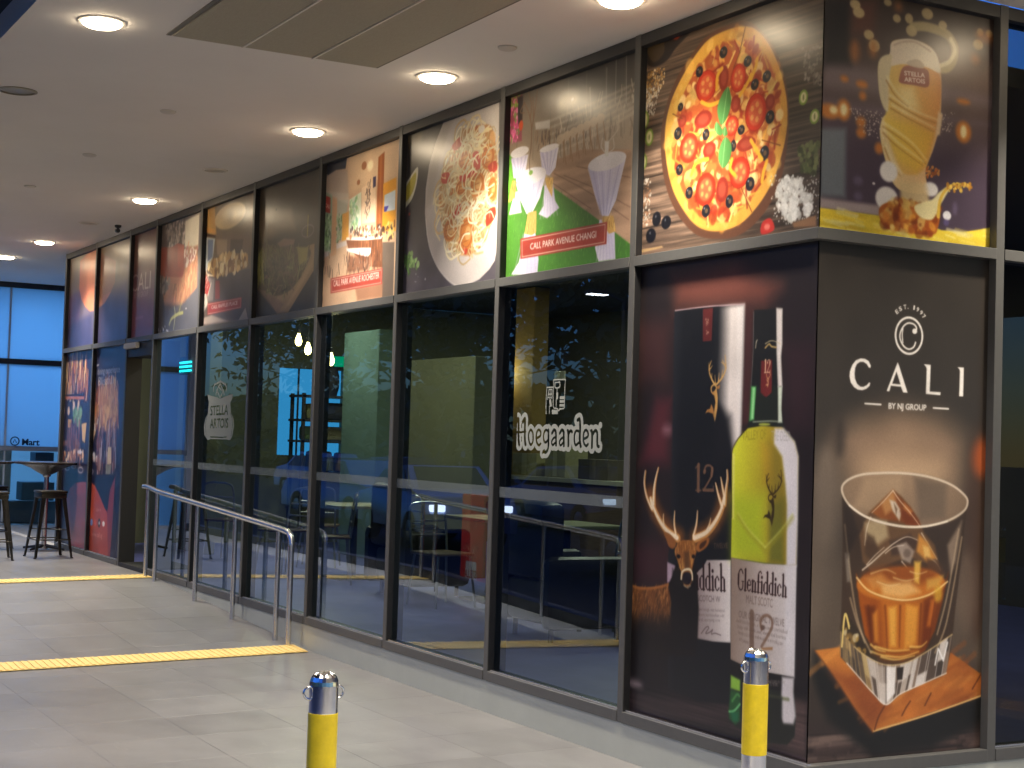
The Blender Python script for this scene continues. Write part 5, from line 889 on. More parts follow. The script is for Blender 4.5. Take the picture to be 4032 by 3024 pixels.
# doorway portal
M_portal = mat('portal_black', (.014, .014, .014), .5); box('door_jamb', -11.391, -11.37, .002, .17, ZF, ZR0 - .001, M_portal, sf); box('threshold', -11.369, -10.456, .003, .6, ZF - .2, -.012, M_portal, sf); box('door_jamb', -10.455, -10.434, .05, .30, ZF, ZR0 - .001, M_frame_d, sf)
box('door_header', -11.369, -10.456, .01, .30, 2.20, ZR0 - .002, M_portal, sf)
o = box('door_sensor', -11.33, -10.86, -.055, -.005, 2.285, 2.345, mat('sensor_grey', (.5, .5, .48), .5), None, .012); tag(o, 'grey automatic door sensor box over the entrance', 'sensor')

# ------------------------------------------------------------------ posters
def poster(name, art, x0, x1, z0, z1, label, side='A', rough=.3):
    m = print_mat(name + '_print', finish(art), rough); w = (x1 - x0)
    f0 = .0252 if x0 > -14.3 and side == 'A' else (.0 if side == 'B' else .0505); f1 = .0252 if not (side == 'A' and x1 == 0) else .045
    if side == 'B': f0, f1 = -.0, .0277
    a, b = x0 + f0, x1 - f1; zz0, zz1 = z0 + .0005, min(z1, 3.534) - .0005
    us = [(a - x0) / w, (b - x0) / w]; H = art.h / 1000; vs_ = [(zz0 - z0) / H, (zz1 - z0) / H]
    t = .004; d = GY
    if side == 'A': V = [(a, d, zz0), (b, d, zz0), (b, d, zz1), (a, d, zz1), (a, d + t, zz0), (b, d + t, zz0), (b, d + t, zz1), (a, d + t, zz1)]
    else: V = [(-d, a + GY, zz0), (-d, b, zz0), (-d, b, zz1), (-d, a + GY, zz1), (-d - t, a + GY, zz0), (-d - t, b, zz0), (-d - t, b, zz1), (-d - t, a + GY, zz1)]
    if side == 'B': us[0] = (a + GY - x0) / w
    F = [(0, 1, 2, 3), (5, 4, 7, 6), (4, 0, 3, 7), (1, 5, 6, 2), (3, 2, 6, 7), (4, 5, 1, 0)]
    c = [(us[0], vs_[0]), (us[1], vs_[0]), (us[1], vs_[1]), (us[0], vs_[1])]; cc = c + c
    uv = [cc[i] for f in F for i in f]
    o = obj(name, V, F, m, None, uv=uv); tag(o, label, 'poster', 'posters on the shop front'); return o
poster('food_poster', art_pizza(), MX[9], 0, ZR1, ZT, 'pizza poster with tomato slices and basil on dark wood at the corner')
poster('drink_poster', art_beer(), 0, 1.14, ZR1, ZT, 'splashing beer glass poster with blurred lights, above the white logo', 'B')
poster('bottle_poster', art_whisky(), MX[9], 0, 0, ZR0, 'tall dark whisky poster with green bottle, tube and stag', 'A', .34)
poster('logo_poster', art_glass(), 0, 1.14, 0, ZR0, 'tall brown poster with white logo above an amber whisky glass', 'B', .34)
poster('venue_poster', art_wedding(), MX[8], MX[9], ZR1, ZT, 'poster of white draped tables on green lawn with red caption')
poster('food_poster', art_pasta(), MX[7], MX[8], ZR1, ZT, 'poster of prawn pasta on a white plate with a lemon wedge')
poster('venue_poster', art_rochester(), MX[6], MX[7], ZR1, ZT, 'poster of a bright orange restaurant interior with red caption')
poster('food_poster', art_salad(), MX[5], MX[6], ZR1, ZT, 'dim poster of salad greens on a wooden board')
poster('venue_poster', art_bucket(), MX[4], MX[5], ZR1, ZT, 'poster of a food bucket and lamp with small red caption')
poster('food_poster', art_pot(), MX[3], MX[4], ZR1, ZT, 'poster of a red brown pot with orange crackers and herb sprig')
poster('logo_poster', art_cali_red(), MX[2], MX[3], ZR1, ZT, 'narrow dark red poster with faint white letters above the door')
poster('pattern_poster', art_lobe(1), MX[1], MX[2], ZR1, ZT, 'purple poster with pinkish half shape left of the red logo poster')
poster('pattern_poster', art_lobe(0), MX[0], MX[1], ZR1, ZT, 'leftmost upper poster with glowing orange rounded shape')
poster('bar_poster', art_bar(1), MX[1], MX[2], 0, ZR0, 'lower poster beside the door with script lettering and red orange base')
poster('bar_poster', art_bar(0), MX[0], MX[1], 0, ZR0, 'leftmost lower poster of bottles and a bar behind the stools')

# ------------------------------------------------------------------ window lettering cut from frosted vinyl
M_vinyl = frost_mat('vinyl_light_grey', (.45, .47, .42), .12); M_vinyl2 = frost_mat('vinyl_grey', (.26, .28, .28), .25)
def mask_mesh(name, msk, px, x0, z0, m, label):
    """runs of set cells become quads, merged upwards where the run repeats"""
    V, F, idx, open_ = [], [], {}, {}
    def vid(i, j):
        if (i, j) not in idx: idx[(i, j)] = len(V); V.append((x0 + i * px, GY - .0025, z0 + j * px))
        return idx[(i, j)]
    for j in range(msk.shape[0] + 1):
        runs = {}
        if j < msk.shape[0]:
            r = np.flatnonzero(np.diff(np.concatenate(([0], msk[j].astype(np.int8), [0]))))
            for s_, e_ in zip(r[::2], r[1::2]): runs[(s_, e_)] = open_.get((s_, e_), j)
        for k, j0 in open_.items():
            if k not in runs: F.append((vid(k[0], j0), vid(k[1], j0), vid(k[1], j), vid(k[0], j)))
        open_ = runs
    o = obj(name, V, F, m); tag(o, label, 'window decal', 'frosted vinyl lettering on the glass'); return o
def grid(x0, x1, y0, y1, px):
    return np.meshgrid(np.arange(x0, x1, px) + px / 2, np.arange(y0, y1, px) + px / 2)
def strokes(lst, X, Y):
    d = np.full(X.shape, 1e9)
    for pts, w in lst:
        q = bez(pts, 6) if len(pts) > 2 else pts
        d = np.minimum(d, segdist(q, [w] * len(q), X, Y))
    return d
HW = 19
ho = [([(222,1520),(232,1534),(246,1540),(250,1485),(254,1422),(263,1387)], HW + 4), ([(300,1524),(312,1536),(326,1540),(327,1486),(331,1423),(340,1389)], HW + 4), ([(223,1461),(283,1462),(339,1465)], 13), ([(287,1513),(288,1489)], 9), ([(290,1433),(292,1409)], 9),
      ([(399,1478),(378,1460),(376,1431),(386,1403),(407,1388),(426,1407),(429,1435),(421,1462),(399,1478)], HW - 3), ([(466,1426),(513,1442),(515,1466),(492,1478),(471,1464),(466,1432),(476,1401),(499,1387),(519,1396)], HW - 3),
      ([(606,1467),(578,1477),(556,1463),(551,1433),(562,1409),(583,1406),(605,1423)], HW - 4), ([(605,1477),(608,1426),(608,1376),(586,1348),(552,1351)], HW), ([(546,1341),(562,1360)], 12),
      ([(646,1459),(668,1478),(688,1468),(693,1427),(696,1391)], HW), ([(690,1438),(661,1427),(646,1407),(658,1390),(685,1404)], HW - 5), ([(734,1460),(756,1478),(776,1468),(780,1428),(784,1389)], HW), ([(778,1438),(749,1426),(734,1408),(747,1390),(773,1405)], HW - 5),
      ([(821,1475),(827,1469),(831,1429),(832,1389)], HW + 1), ([(831,1456),(852,1474),(869,1468)], HW), ([(925,1535),(946,1540),(954,1506),(954,1457),(955,1421),(967,1387)], HW + 2), ([(950,1470),(916,1475),(898,1456),(896,1423),(911,1394),(944,1407)], HW - 3),
      ([(993,1428),(1038,1443),(1039,1467),(1018,1480),(997,1467),(992,1434),(1003,1403),(1026,1391),(1043,1401)], HW - 3), ([(1073,1476),(1082,1468),(1085,1426),(1084,1384)], HW + 1), ([(1086,1455),(1112,1476),(1134,1468),(1138,1430),(1141,1397),(1156,1390)], HW + 1)]
x0, y0, px = 230, 1190, 2.5
X, Y = grid(x0, 1330, y0, 1610, px); d = strokes(ho, X, Y)
msk = (d < 25) & (d > 0); msk |= segdist([(1166,1507),(1166,1507)], [30, 30], X, Y) < 3
mask_mesh('brewer_lettering', msk, px / 1000, MX[8] + x0 / 1000, y0 / 1000, M_vinyl, 'pale outlined gothic brewery lettering on the right hand glass pane')
sh = [([(648,1768),(778,1768)], 7), ([(648,1768),(647,1690),(651,1616)], 7), ([(778,1768),(776,1689),(776,1609)], 7), ([(651,1616),(664,1604),(697,1601),(714,1589),(726,1598),(768,1602),(776,1610)], 8), ([(572,1726),(645,1727)], 7), ([(572,1726),(568,1651),(571,1576)], 7), ([(571,1576),(582,1559),(620,1557),(634,1547),(648,1559),(693,1559),(702,1575),(697,1592)], 8),
      ([(665,1754),(717,1755)], 8), ([(665,1754),(665,1727),(690,1722),(719,1728),(717,1755)], 8), ([(690,1722),(688,1703),(692,1690)], 7), ([(692,1687),(693,1665)], 22), ([(684,1660),(685,1607)], 7), ([(598,1713),(631,1713)], 8), ([(598,1713),(584,1657)], 7), ([(631,1713),(634,1660)], 7), ([(613,1711),(611,1660)], 6), ([(589,1686),(634,1686)], 6), ([(586,1666),(635,1665)], 6), ([(615,1647),(623,1623)], 22), ([(609,1615),(610,1569)], 7)]
x0, y0 = 430, 1570; X, Y = grid(x0, 960, y0, 2130, px); msk = strokes(sh, X, Y) < 0
fill = lambda q: sdist(np.array([np.concatenate((q[i], q[(i + 1) % len(q)])) for i in range(len(q))], float), X, Y) < 0
msk |= fill([(638,1596),(697,1592),(699,1562),(640,1562)]); bb = fill([(722,1678),(772,1677),(773,1607),(723,1602)]); msk |= bb & ((Y % 22) > 6)
mask_mesh('shield_emblem', msk, px / 1000, MX[8] + x0 / 1000, y0 / 1000, M_vinyl, 'pale twin shield emblem above the gothic lettering on the glass')
body = [(266,1726),(243,1765),(330,1754),(518,1735),(611,1721),(750,1740),(953,1764),(948,1719),(897,1683),(923,1592),(998,1542),(1021,1468),(982,1378),(926,1347),(795,1351),(379,1349),(300,1339),(199,1387),(173,1464),(216,1542),(274,1593),(295,1687)]
px = 3.5; xs = [q[0] for q in body]; x0, y0 = min(xs) - 30, min(q[1] for q in body) - 20; X, Y = grid(x0, max(xs) + 40, y0, 2090, px); msk = fill(body)
def tmask(txt, pL, pR, h):
    E_ = text_edges(txt, .018).copy(); a0 = min(E_[:, 0].min(), E_[:, 2].min()); a1 = max(E_[:, 0].max(), E_[:, 2].max()); k = (pR[0] - pL[0]) / (a1 - a0); sl = (pR[1] - pL[1]) / (pR[0] - pL[0])
    for i in (0, 2): E_[:, i] = pL[0] + (E_[:, i] - a0) * k; E_[:, i + 1] = pL[1] + E_[:, i + 1] * h / .7 + (E_[:, i] - pL[0]) * sl
    return sdist(E_, X, Y) < 0
hh = [(579,1658)][0][1] - [(589,1571)][0][1]
msk &= ~tmask('STELLA', [(344,1571)][0], [(849,1577)][0], hh); msk &= ~tmask('ARTOIS', [(348,1451)][0], [(863,1458)][0], hh)
for q in ([(274,1593),(243,1542),(217,1464),(245,1387)], [(913,1587),(963,1542),(982,1468),(951,1386)], [(376,1371),(639,1369),(830,1375)]): msk &= ~(strokes([(q, 10)], X, Y) < 0)
msk |= strokes([([(418,1797),(426,1848),(528,1867),(592,1879),(684,1864),(769,1834),(769,1792)], 18), ([(488,1762),(535,1812),(595,1854),(665,1810),(722,1759)], 16), ([(596,1891),(601,1845)], 9), ([(510,1804),(567,1761),(609,1731)], 14), ([(704,1801),(645,1760),(609,1731)], 14), ([(545,1838),(654,1794)], 12)], X, Y) < 0
mask_mesh('crest_lettering', msk, px / 1000, MX[4] + x0 / 1000, y0 / 1000, M_vinyl2, 'grey frosted crest with two line lettering on the glass near the door')

# ------------------------------------------------------------------ handrails
def handrail(y, label, mirror=False):
    root = empty('handrail', (0, 0, 0), label, 'handrail', 'stainless steel ramp handrails')
    hgt = .885
    top = lambda x: Vector((x, y, gz(x, y) + hgt))
    a, b, c, e = -10.02, -9.70, -6.34, -6.06
    pts = [top(a) + Vector((-.16, 0, .02)), top(a) + Vector((0, 0, .02)), top(b), top((b + c) / 2), top(c), top(e) + Vector((-.10, 0, 0)), top(e) + Vector((-.04, 0, -.012)), top(e) + Vector((-.008, 0, -.045)), top(e) + Vector((0, 0, -.10))]
    tube('rail', pts, .025, M_steel, root, 14)
    for x in (a, b, -8.42, -7.38, c):
        tube('post', [(x, y, gz(x, y) - .01), (x, y, gz(x, y) + hgt - .005)], .021, M_steel, root, 12)
    tube('post', [(e, y, gz(e, y) - .01), (e, y, gz(e, y) + hgt - .09)], .0235, M_steel, root, 12)
handrail(-.095, 'stainless steel handrail sloping down the ramp against the glass')
handrail(-2.88, 'stainless steel handrail on the open side of the ramp, seen mirrored in the glass')

# ------------------------------------------------------------------ bollards
def bollard():
    root = empty('bollard', (0, 0, 0), '', 'bollard', 'steel bollards with yellow bands')
    n = 48; bm = bmesh.new()
    blathe(bm, [(.05, 0), (.05, .812)], n); bmobj('post', bm, M_chrome, root, True)
    dome = [(.0505, .806), (.0505, .812), (.049, .826), (.043, .840), (.033, .850), (.018, .857), (0, .859)]
    bm = bmesh.new(); blathe(bm, dome, 24)
    for v in bm.verts:
        if v.co.z > .81:
            th = math.atan2(v.co.y, v.co.x); k = round(th / (2 * math.pi / 24)); v.co.z += .0022 if k % 2 else 0
    bmobj('ribbed_cap', bm, M_chrome, root, False)
    lathe('yellow_band', [(.0502, .437), (.0512, .438), (.0512, .719), (.0502, .72)], M_yellow, root, n)
    for s in (-1, 1):
        pts = [(0, s * (.047 + .026 * math.sin(t)), .787 + .022 * math.cos(t)) for t in [math.pi * k / 10 for k in range(11)]]
        tube('chain_hook', pts, .0045, M_chrome, root, 10)
    lathe('foot_collar', [(.05, .02), (.068, .018), (.07, 0)], M_chrome, root, n); return root
b0 = bollard(); b0.location = (.43, -2.49, -.28); b0['label'] = 'steel bollard with yellow band in the left foreground'
b0.location.z = .59 - .859
dup(b0, (.40, -.605, .595 - .859), 'steel bollard with yellow band in front of the whisky poster')
dup(b0, (7.7, 9.45, -.256), 'steel bollard beside the side facade, seen as a reflection at far right')

# ------------------------------------------------------------------ stools and high tables
def stool():
    root = empty('bar_stool', (0, 0, 0), '', 'stool', 'metal bar stools')
    s = .155; H = .762
    bm = bmesh.new(); bbox(bm, -s, s, -s, s, H - .028, H, .012); o = bmobj('seat', bm, M_gun, root, True)
    bm = bmesh.new(); bbox(bm, -s + .008, s - .008, -s + .008, s - .008, H - .085, H - .029, .01); bmobj('seat_skirt', bm, M_gun, root, True)
    f = .215
    for sx in (-1, 1):
        for sy in (-1, 1):
            bm = bmesh.new(); t0 = Vector((sx * (s - .02), sy * (s - .02), H - .03)); t1 = Vector((sx * f, sy * f, .012)); w0, w1 = .05, .026
            for ax in (0, 1):
                d0 = Vector((-sx * w0, 0, 0)) if ax == 0 else Vector((0, -sy * w0, 0)); d1 = Vector((-sx * w1, 0, 0)) if ax == 0 else Vector((0, -sy * w1, 0)); th = Vector((0, -sy * .004, 0)) if ax == 0 else Vector((-sx * .004, 0, 0))
                v = [bm.verts.new(q) for q in (t0, t0 + d0, t1 + d1, t1, t0 + th, t0 + d0 + th, t1 + d1 + th, t1 + th)]
                for fc in ((0, 1, 2, 3), (7, 6, 5, 4), (0, 3, 7, 4), (1, 5, 6, 2), (0, 4, 5, 1), (3, 2, 6, 7)): bm.faces.new([v[i] for i in fc])
            lg = bmobj('leg', bm, M_gun, root); lathe('foot', [(0, .016), (.016, .014), (.018, 0), (0, 0)], M_black, lg, 12, sx * (f - .006), sy * (f - .006))
    for z in (.21,):
        k = s - .02 + (f - s + .02) * (H - z) / H
        for q in (((-k, -k), (k, -k)), ((k, -k), (k, k)), ((k, k), (-k, k)), ((-k, k), (-k, -k))): tube('brace', [(q[0][0], q[0][1], z), (q[1][0], q[1][1], z)], .007, M_gun, root, 8)
    tube('cross_brace', [(-.17, -.17, .32), (.17, .17, .32)], .006, M_gun, root, 8); tube('cross_brace', [(-.17, .17, .33), (.17, -.17, .33)], .006, M_gun, root, 8)
    return root
s0 = stool(); s0.location = (-12.74, -.44, gz(-12.7, -.44)); s0.rotation_euler.z = R(4); s0['label'] = 'dark metal bar stool standing right of the others before the bar poster'
dup(s0, (-12.66, -1.08, gz(-12.6, -1.08)), 'dark metal bar stool cut by the left edge of the picture', R(-6)); dup(s0, (-14.3, -.80, gz(-14.3, -.8)), 'dark metal bar stool half hidden behind the leftmost stool', R(12))
def table():
    root = empty('high_table', (0, 0, 0), '', 'table', 'round dark high tables')
    lathe('top', [(0, 1.062), (.40, 1.062), (.405, 1.052), (.40, 1.036), (.30, 1.028), (.20, .99), (.10, .93), (.05, .905), (0, .90)], M_ttop, root, 40)
    lathe('column', [(.03, .90), (.03, .05), (.05, .04), (.05, .012)], M_steel, root, 20); lathe('collar', [(.045, .915), (.05, .90), (.045, .885), (.03, .88)], M_steel, root, 20)
    for k in range(4):
        th = R(45 + 90 * k); bm = bmesh.new(); btube(bm, [(.03 * math.cos(th), .03 * math.sin(th), .05), (.28 * math.cos(th), .28 * math.sin(th), .016)], .022, 8, True, .013); bmobj('foot', bm, M_gun, root, True)
    return root
t0_ = table(); t0_.location = (-13.82, -.25, gz(-13.8, -.25)); t0_['label'] = 'round dark high table with steel column behind the right stool'
dup(t0_, (-14.05, -1.0, gz(-14.05, -1.0) - .02 + .03), 'round dark high table cut by the left edge behind the stools')
# security camera on the head rail
root = empty('security_camera', (-11.153, -.21, 3.6), 'small dark security camera under the ceiling above the narrow logo poster', 'security camera')
lathe('mount', [(.035, 0), (.035, -.02), (.02, -.03), (0, -.03)], M_frame_d, root, 16); tube('body', [(-.05, 0, -.055), (.05, -.01, -.065)], .022, M_frame_d, root, 14); tube('arm', [(0, 0, -.02), (0, 0, -.05)], .012, M_frame_d, root, 8)

# ------------------------------------------------------------------ the mart at the far end
mf = empty('mart_shopfront', (-18.77, 0, 0), 'blue lit frosted mart frontage at the far left end', 'shop front')
M_navy = mat('mart_frame', (.02, .022, .035), .4)
M_fr = translucent_mat('mart_frosted_glass', (.75, .85, .95), .85)
for y0, y1 in ((-2.905, -1.35), (-1.30, .21), (.235, 3.0)):
    for z0, z1 in ((1.13, 2.365), (2.445, 3.52)): box('frosted_pane', -.004, .004, y0, y1, z0, z1, M_fr, mf)
    obj('clear_pane', [(0, y0, -.05), (0, y1, -.05), (0, y1, 1.06), (0, y0, 1.06)], [(0, 1, 2, 3)], glass_mat('mart_clear_glass', (.85, .92, .92), (.8, .9, 1), 1.0, .01), mf)
for z0, z1 in ((3.52, 3.6), (2.365, 2.445)): box('frame_bar', -.04, .04, -2.94, 3.0, z0, z1, M_navy, mf)
box('frame_bar', -.03, .03, -2.94, 3.0, 1.06, 1.13, mat('mart_band', (.25, .28, .34), .5), mf)
for y in (-2.92, -1.325, .2225): box('mullion', -.02, .02, y - .0124, y + .0124, -.05, 3.52, mat('mart_joint', (.45, .5, .55), .4), mf)
cu = bpy.data.curves.new('letters', 'FONT'); cu.body = 'Mart'; cu.offset = .003; cu.extrude = .01; cu.size = .135
to = bpy.data.objects.new('letters_curve', cu); C.objects.link(to); dg = bpy.context.evaluated_depsgraph_get(); me = bpy.data.meshes.new_from_object(to.evaluated_get(dg)); bpy.data.objects.remove(to)
lo = bpy.data.objects.new('mart_lettering', me); C.objects.link(lo); me.materials.clear(); me.materials.append(mat('mart_letter_navy', (.01, .03, .08), .5)); lo.parent = mf; lo.rotation_euler = (R(90), 0, R(90)); lo.location = (.045, .46, 1.15)
bm = bmesh.new(); btube(bm, [(.045, .36 + .062 * math.cos(t), 1.205 + .062 * math.sin(t)) for t in [2 * math.pi * k / 20 for k in range(20)]] + [(.045, .422, 1.205)], .009, 6)
bmobj('mart_emblem', bm, mat('mart_emblem_navy', (.01, .03, .08), .5), mf); tube('mart_emblem', [(.045, .335, 1.18), (.045, .36, 1.235), (.045, .385, 1.18)], .007, bpy.data.materials['mart_emblem_navy'], mf, 6)
struct(box('mart_floor', -26, -18.7, -2.94, 6, -.15, -.06, mat('mart_floor_vinyl', (.6, .62, .62), .35))); struct(box('mart_back_wall', -26.1, -26, -2.94, 6, -.1, 3.6, mat('mart_wall', (.6, .62, .64), .8))); struct(box('mart_ceiling', -26, -18.72, -2.94, 6, 3.62, 3.7, mat('mart_ceiling_paint', (.6, .6, .6), .8))); struct(box('mart_side_wall', -26, -18.72, 6, 6.1, -.1, 3.6, mat('mart_side_paint', (.6, .62, .64), .8)))
struct(box('mart_end_wall', -26, -18.72, -3.04, -2.94, -.1, 3.6, mat('mart_end_paint', (.6, .62, .64), .8)))
M_tube = emit_mat('mart_tube', (.18, .52, 1.0), 6)
for k, y in enumerate((-1.6, .6, 2.8)):
    o = box('mart_light', -24.5, -19.3, y - .06, y + .06, 3.55, 3.60, M_tube, None, .01); tag(o, ('cool blue light batten nearest the walkway edge in the mart', 'cool blue light batten in the middle of the mart ceiling', 'cool blue light batten deep in the mart')[k], 'light', 'light battens in the mart')
    ld = bpy.data.lights.new('mart_lamp', 'AREA'); ld.shape = 'RECTANGLE'; ld.size = 5; ld.size_y = .3; ld.energy = 62; ld.color = (.14, .46, 1.0)
    l_ = bpy.data.objects.new('mart_lamp', ld); C.objects.link(l_); l_.location = (-21.9, y, 3.52)
def goods(name, y0, y1, z0, z1, x, col, label, cat, d=.5, lid=None):
    root = empty(name, (x, (y0 + y1) / 2, z0), label, cat); w = (y1 - y0) / 2
    box('body', -d, 0, -w, w, 0, z1 - z0 - (.10 if lid else 0), mat(name + '_paint', col, .6, 0, .1, 8), root, .01)
    if lid: box('lid', -d - .005, .006, -w - .006, w + .006, z1 - z0 - .098, z1 - z0, mat(name + '_lid_paint', lid, .5), root, .01)
    return root
goods('storage_bin', -.32, .10, .42, 1.33, -19.1, (.36, .40, .36), 'pale storage bin with purple lid cut by the left edge in the mart', 'bin', .5, (.09, .08, .22))
goods('storage_bin', .12, .40, .42, 1.33, -19.1, (.36, .40, .36), 'pale storage bin with purple lid left of the mart lettering', 'bin', .5, (.09, .08, .22))
goods('crate', .78, 1.06, .86, 1.04, -19.2, (.02, .05, .09), 'dark blue crate on display beside the leftmost poster edge', 'crate', .4)
goods('crate', .56, 1.05, .30, .58, -19.05, (.06, .14, .18), 'teal crate low behind the mart glass', 'crate', .4)
goods('display_shelf', -.5, 1.2, -.05, .28, -19.3, (.10, .14, .16), 'low dark display shelf behind the mart glass', 'shelf', .4)

# ------------------------------------------------------------------ inside the bar
FL = -.02
struct(box('shop_floor', -14.33, -.13, .131, 7.0, -.12, FL, mat('shop_floor_blue_light', (.13, .15, .44), .35, 0, .2, 3))); struct(box('shop_ceiling', -14.33, -.13, .131, 7.0, 3.25, 3.35, mat('shop_ceiling_paint', (.05, .048, .042), .8)))  # blue light on the grey floor is put into its base colour
struct(box('shop_back_wall', -14.33, -.13, 7.0, 7.1, FL, 3.25, M_brown))
fwall = struct(bmobj('shop_end_wall', (lambda bm: (bbox(bm, -14.5, -14.34, .5, 2.88, FL, 3.25), bbox(bm, -14.5, -14.34, 3.80, 7.0, FL, 3.25), bbox(bm, -14.5, -14.34, 2.88, 3.80, FL, 1.15), bbox(bm, -14.5, -14.34, 2.88, 3.80, 2.32, 3.25), bm)[-1])(bmesh.new()), M_olive))
wi = empty('lit_window', (-14.42, 3.34, 1.735), 'bright cyan lit window at the back seen through the glass', 'window')
box('pane', -.004, .004, -.46, .46, -.585, .585, emit_mat('window_glow', (.06, .42, .95), 1.15), wi)
for y in (-.16, .16): box('glazing_bar', .005, .02, y - .012, y + .012, -.585, .585, M_frame_d, wi)
# shelf rack with cask and bags before the window
rk = empty('storage_rack', (-13.4, 2.92, FL), 'black open storage rack in front of the bright window', 'rack')
for y in (-.13, .62):
    for x in (-.2, .2): box('upright', x - .02, x + .02, y - .02, y + .02, 0, 1.98, M_frame_d, rk)
for z in (.5, .95, 1.35, 1.62, 1.93): box('shelf', -.22, .22, -.17, .66, z, z + .03, M_frame_d, rk)
ck = lathe('cask', [(0, 0), (.15, 0), (.175, .1), (.18, .18), (.175, .26), (.15, .36), (.155, .37), (.15, .38), (0, .38)], mat('cask_dark', (.03, .03, .04), .6), None, 24); ck.location = (-13.4, 3.16, FL + 1.961); tag(ck, 'dark round cask on top of the storage rack', 'cask')
for k, (y, z, c, w, h) in enumerate(((3.0, 1.651, (.20, .19, .08), .12, .2), (3.3, 1.651, (.03, .03, .04), .14, .22), (2.95, 1.381, (.10, .16, .08), .11, .18), (3.25, 1.381, (.22, .20, .12), .15, .18), (3.45, .981, (.18, .12, .06), .12, .25), (3.1, .981, (.12, .14, .10), .16, .26))):
    bm = bmesh.new(); bbox(bm, -.09, .09, -w, w, 0, h, .035); o = bmobj('goods_bag', bm, mat('bag_%d' % k, c, .6, 0, .2, 12), None, True); o.location = (-13.4, y, FL + z)
    tag(o, ('olive bag on the upper rack shelf at left', 'black bag on the upper rack shelf at right', 'green bag on the second rack shelf at left', 'tan bag on the second rack shelf at right', 'brown bag on the lower rack shelf at right', 'grey green bag on the lower rack shelf at left')[k], 'bag', 'bags on the storage rack')
ex = empty('exit_sign', (-14.25, 3.72, 2.36), 'green lit exit sign above the bright window', 'exit sign'); box('housing', -.03, 0, -.11, .11, 0, .16, M_frame_d, ex); box('face', .001, .006, -.10, .10, .01, .15, emit_mat('exit_green', (.0, .55, .28), .9), ex)
# partitions
for n_, (x0, x1, y0, y1, z1, m, t) in enumerate(((-10.5, -8.95, 3.0, 3.2, 2.30, M_olive, 'olive painted partition behind the centre panes'), (-12.45, -11.4, 3.0, 3.2, 2.7, M_teal, 'sage green column left of the centre pane'), (-13.3, -12.35, 1.25, 1.4, 3.24, M_olive, 'olive column just inside the door panes'), (-11.0, -10.35, 4.5, 4.7, 3.24, mat('ochre_wall', (.30, .19, .05), .7, 0, .1, 3), 'ochre lit wall strip behind the lettering pane'))):
    o = box('partition', x0, x1, y0, y1, FL, z1, m, None, .01); tag(o, t, 'partition')
# low counter with boxes
ct = empty('counter', (-8.6, 4.4, FL), 'long low counter behind the centre panes', 'counter'); box('front', -2.2, 2.4, 0, .06, 0, 1.0, M_wood, ct); box('worktop', -2.25, 2.45, -.04, .7, 1.001, 1.05, M_cream, ct, .005); box('side', 2.34, 2.399, .061, .66, 0, 1.0, M_wood, ct)
for k, (x, w, h, c, t) in enumerate(((-10.4, .28, .26, (.36, .33, .18), 'tan carton on the counter at left'), (-9.7, .22, .34, (.30, .28, .16), 'brown carton standing in the middle of the counter'), (-8.9, .30, .22, (.10, .08, .06), 'dark tray pile on the counter'), (-7.6, .26, .24, (.40, .36, .22), 'cream carton on the counter near the lettering pane'), (-6.9, .2, .3, (.25, .12, .06), 'brown box at the right end of the counter'))):
    root = empty('carton', (x, 4.6, FL + 1.051), t, 'carton', 'cartons on the counter'); box('body', -w, w, -.15, .15, 0, h, mat('carton_%d' % k, c, .8, 0, .15, 10), root, .005); box('tape', -w * .2, w * .2, -.152, -.1505, 0.01, h - .004, mat('tape_%d' % k, tuple(min(1, v * 1.5) for v in c), .4), root)
# tables and chairs inside
def cafe_table(loc, label, m=None):
    root = empty('cafe_table', loc, label, 'table', 'cafe tables inside the bar'); box('top', -.4, .4, -.35, .35, .72, .75, m or M_cream, root, .006); tube('column', [(0, 0, .02), (0, 0, .72)], .035, M_frame_d, root, 14)
    box('base', -.25, .25, -.25, .25, 0, .02, M_frame_d, root, .006); return root
def cafe_chair():
    root = empty('cafe_chair', (0, 0, 0), '', 'chair', 'cafe chairs inside the bar'); m = mat('chair_steel', (.28, .29, .30), .3, .8)
    bm = bmesh.new(); bbox(bm, -.2, .2, -.2, .2, .44, .465, .01); bmobj('seat', bm, M_wood, root, True)
    for sx in (-1, 1):
        for sy in (-1, 1): tube('leg', [(sx * .17, sy * .17, .44), (sx * .21, sy * .21, 0)], .011, m, root, 8)
    tube('back_frame', bez([(-.19, -.19, .46), (-.19, -.23, .75), (-.16, -.25, .86), (0, -.26, .88), (.16, -.25, .86), (.19, -.23, .75), (.19, -.19, .46)], 4), .011, m, root, 8)
    for z in (.60, .72): tube('back_bar', [(-.19, -.21 - .02 * (z > .65), z), (.19, -.21 - .02 * (z > .65), z)], .009, m, root, 8)
    return root
ch0 = cafe_chair(); ch0.location = (-9.7, 1.25, FL); ch0.rotation_euler.z = R(200); ch0['label'] = 'steel framed cafe chair behind the crest lettering pane'
dup(ch0, (-8.75, 1.35, FL), 'steel framed cafe chair left of the second inside table', R(160)); dup(ch0, (-8.6, 2.3, FL), 'steel framed cafe chair beyond the second inside table', R(20)); dup(ch0, (-6.6, 1.5, FL), 'steel framed cafe chair by the paper menu table', R(-80)); dup(ch0, (-7.4, 2.7, FL), 'steel framed cafe chair beyond the centre pane table', R(10)); dup(ch0, (-4.9, 2.0, FL), 'steel framed cafe chair beside the black sofa', R(130)); dup(ch0, (-11.6, 1.3, FL), 'steel framed cafe chair just inside the door', R(40)); dup(ch0, (-10.6, 2.0, FL), 'steel framed cafe chair deep inside near the sage column', R(60))
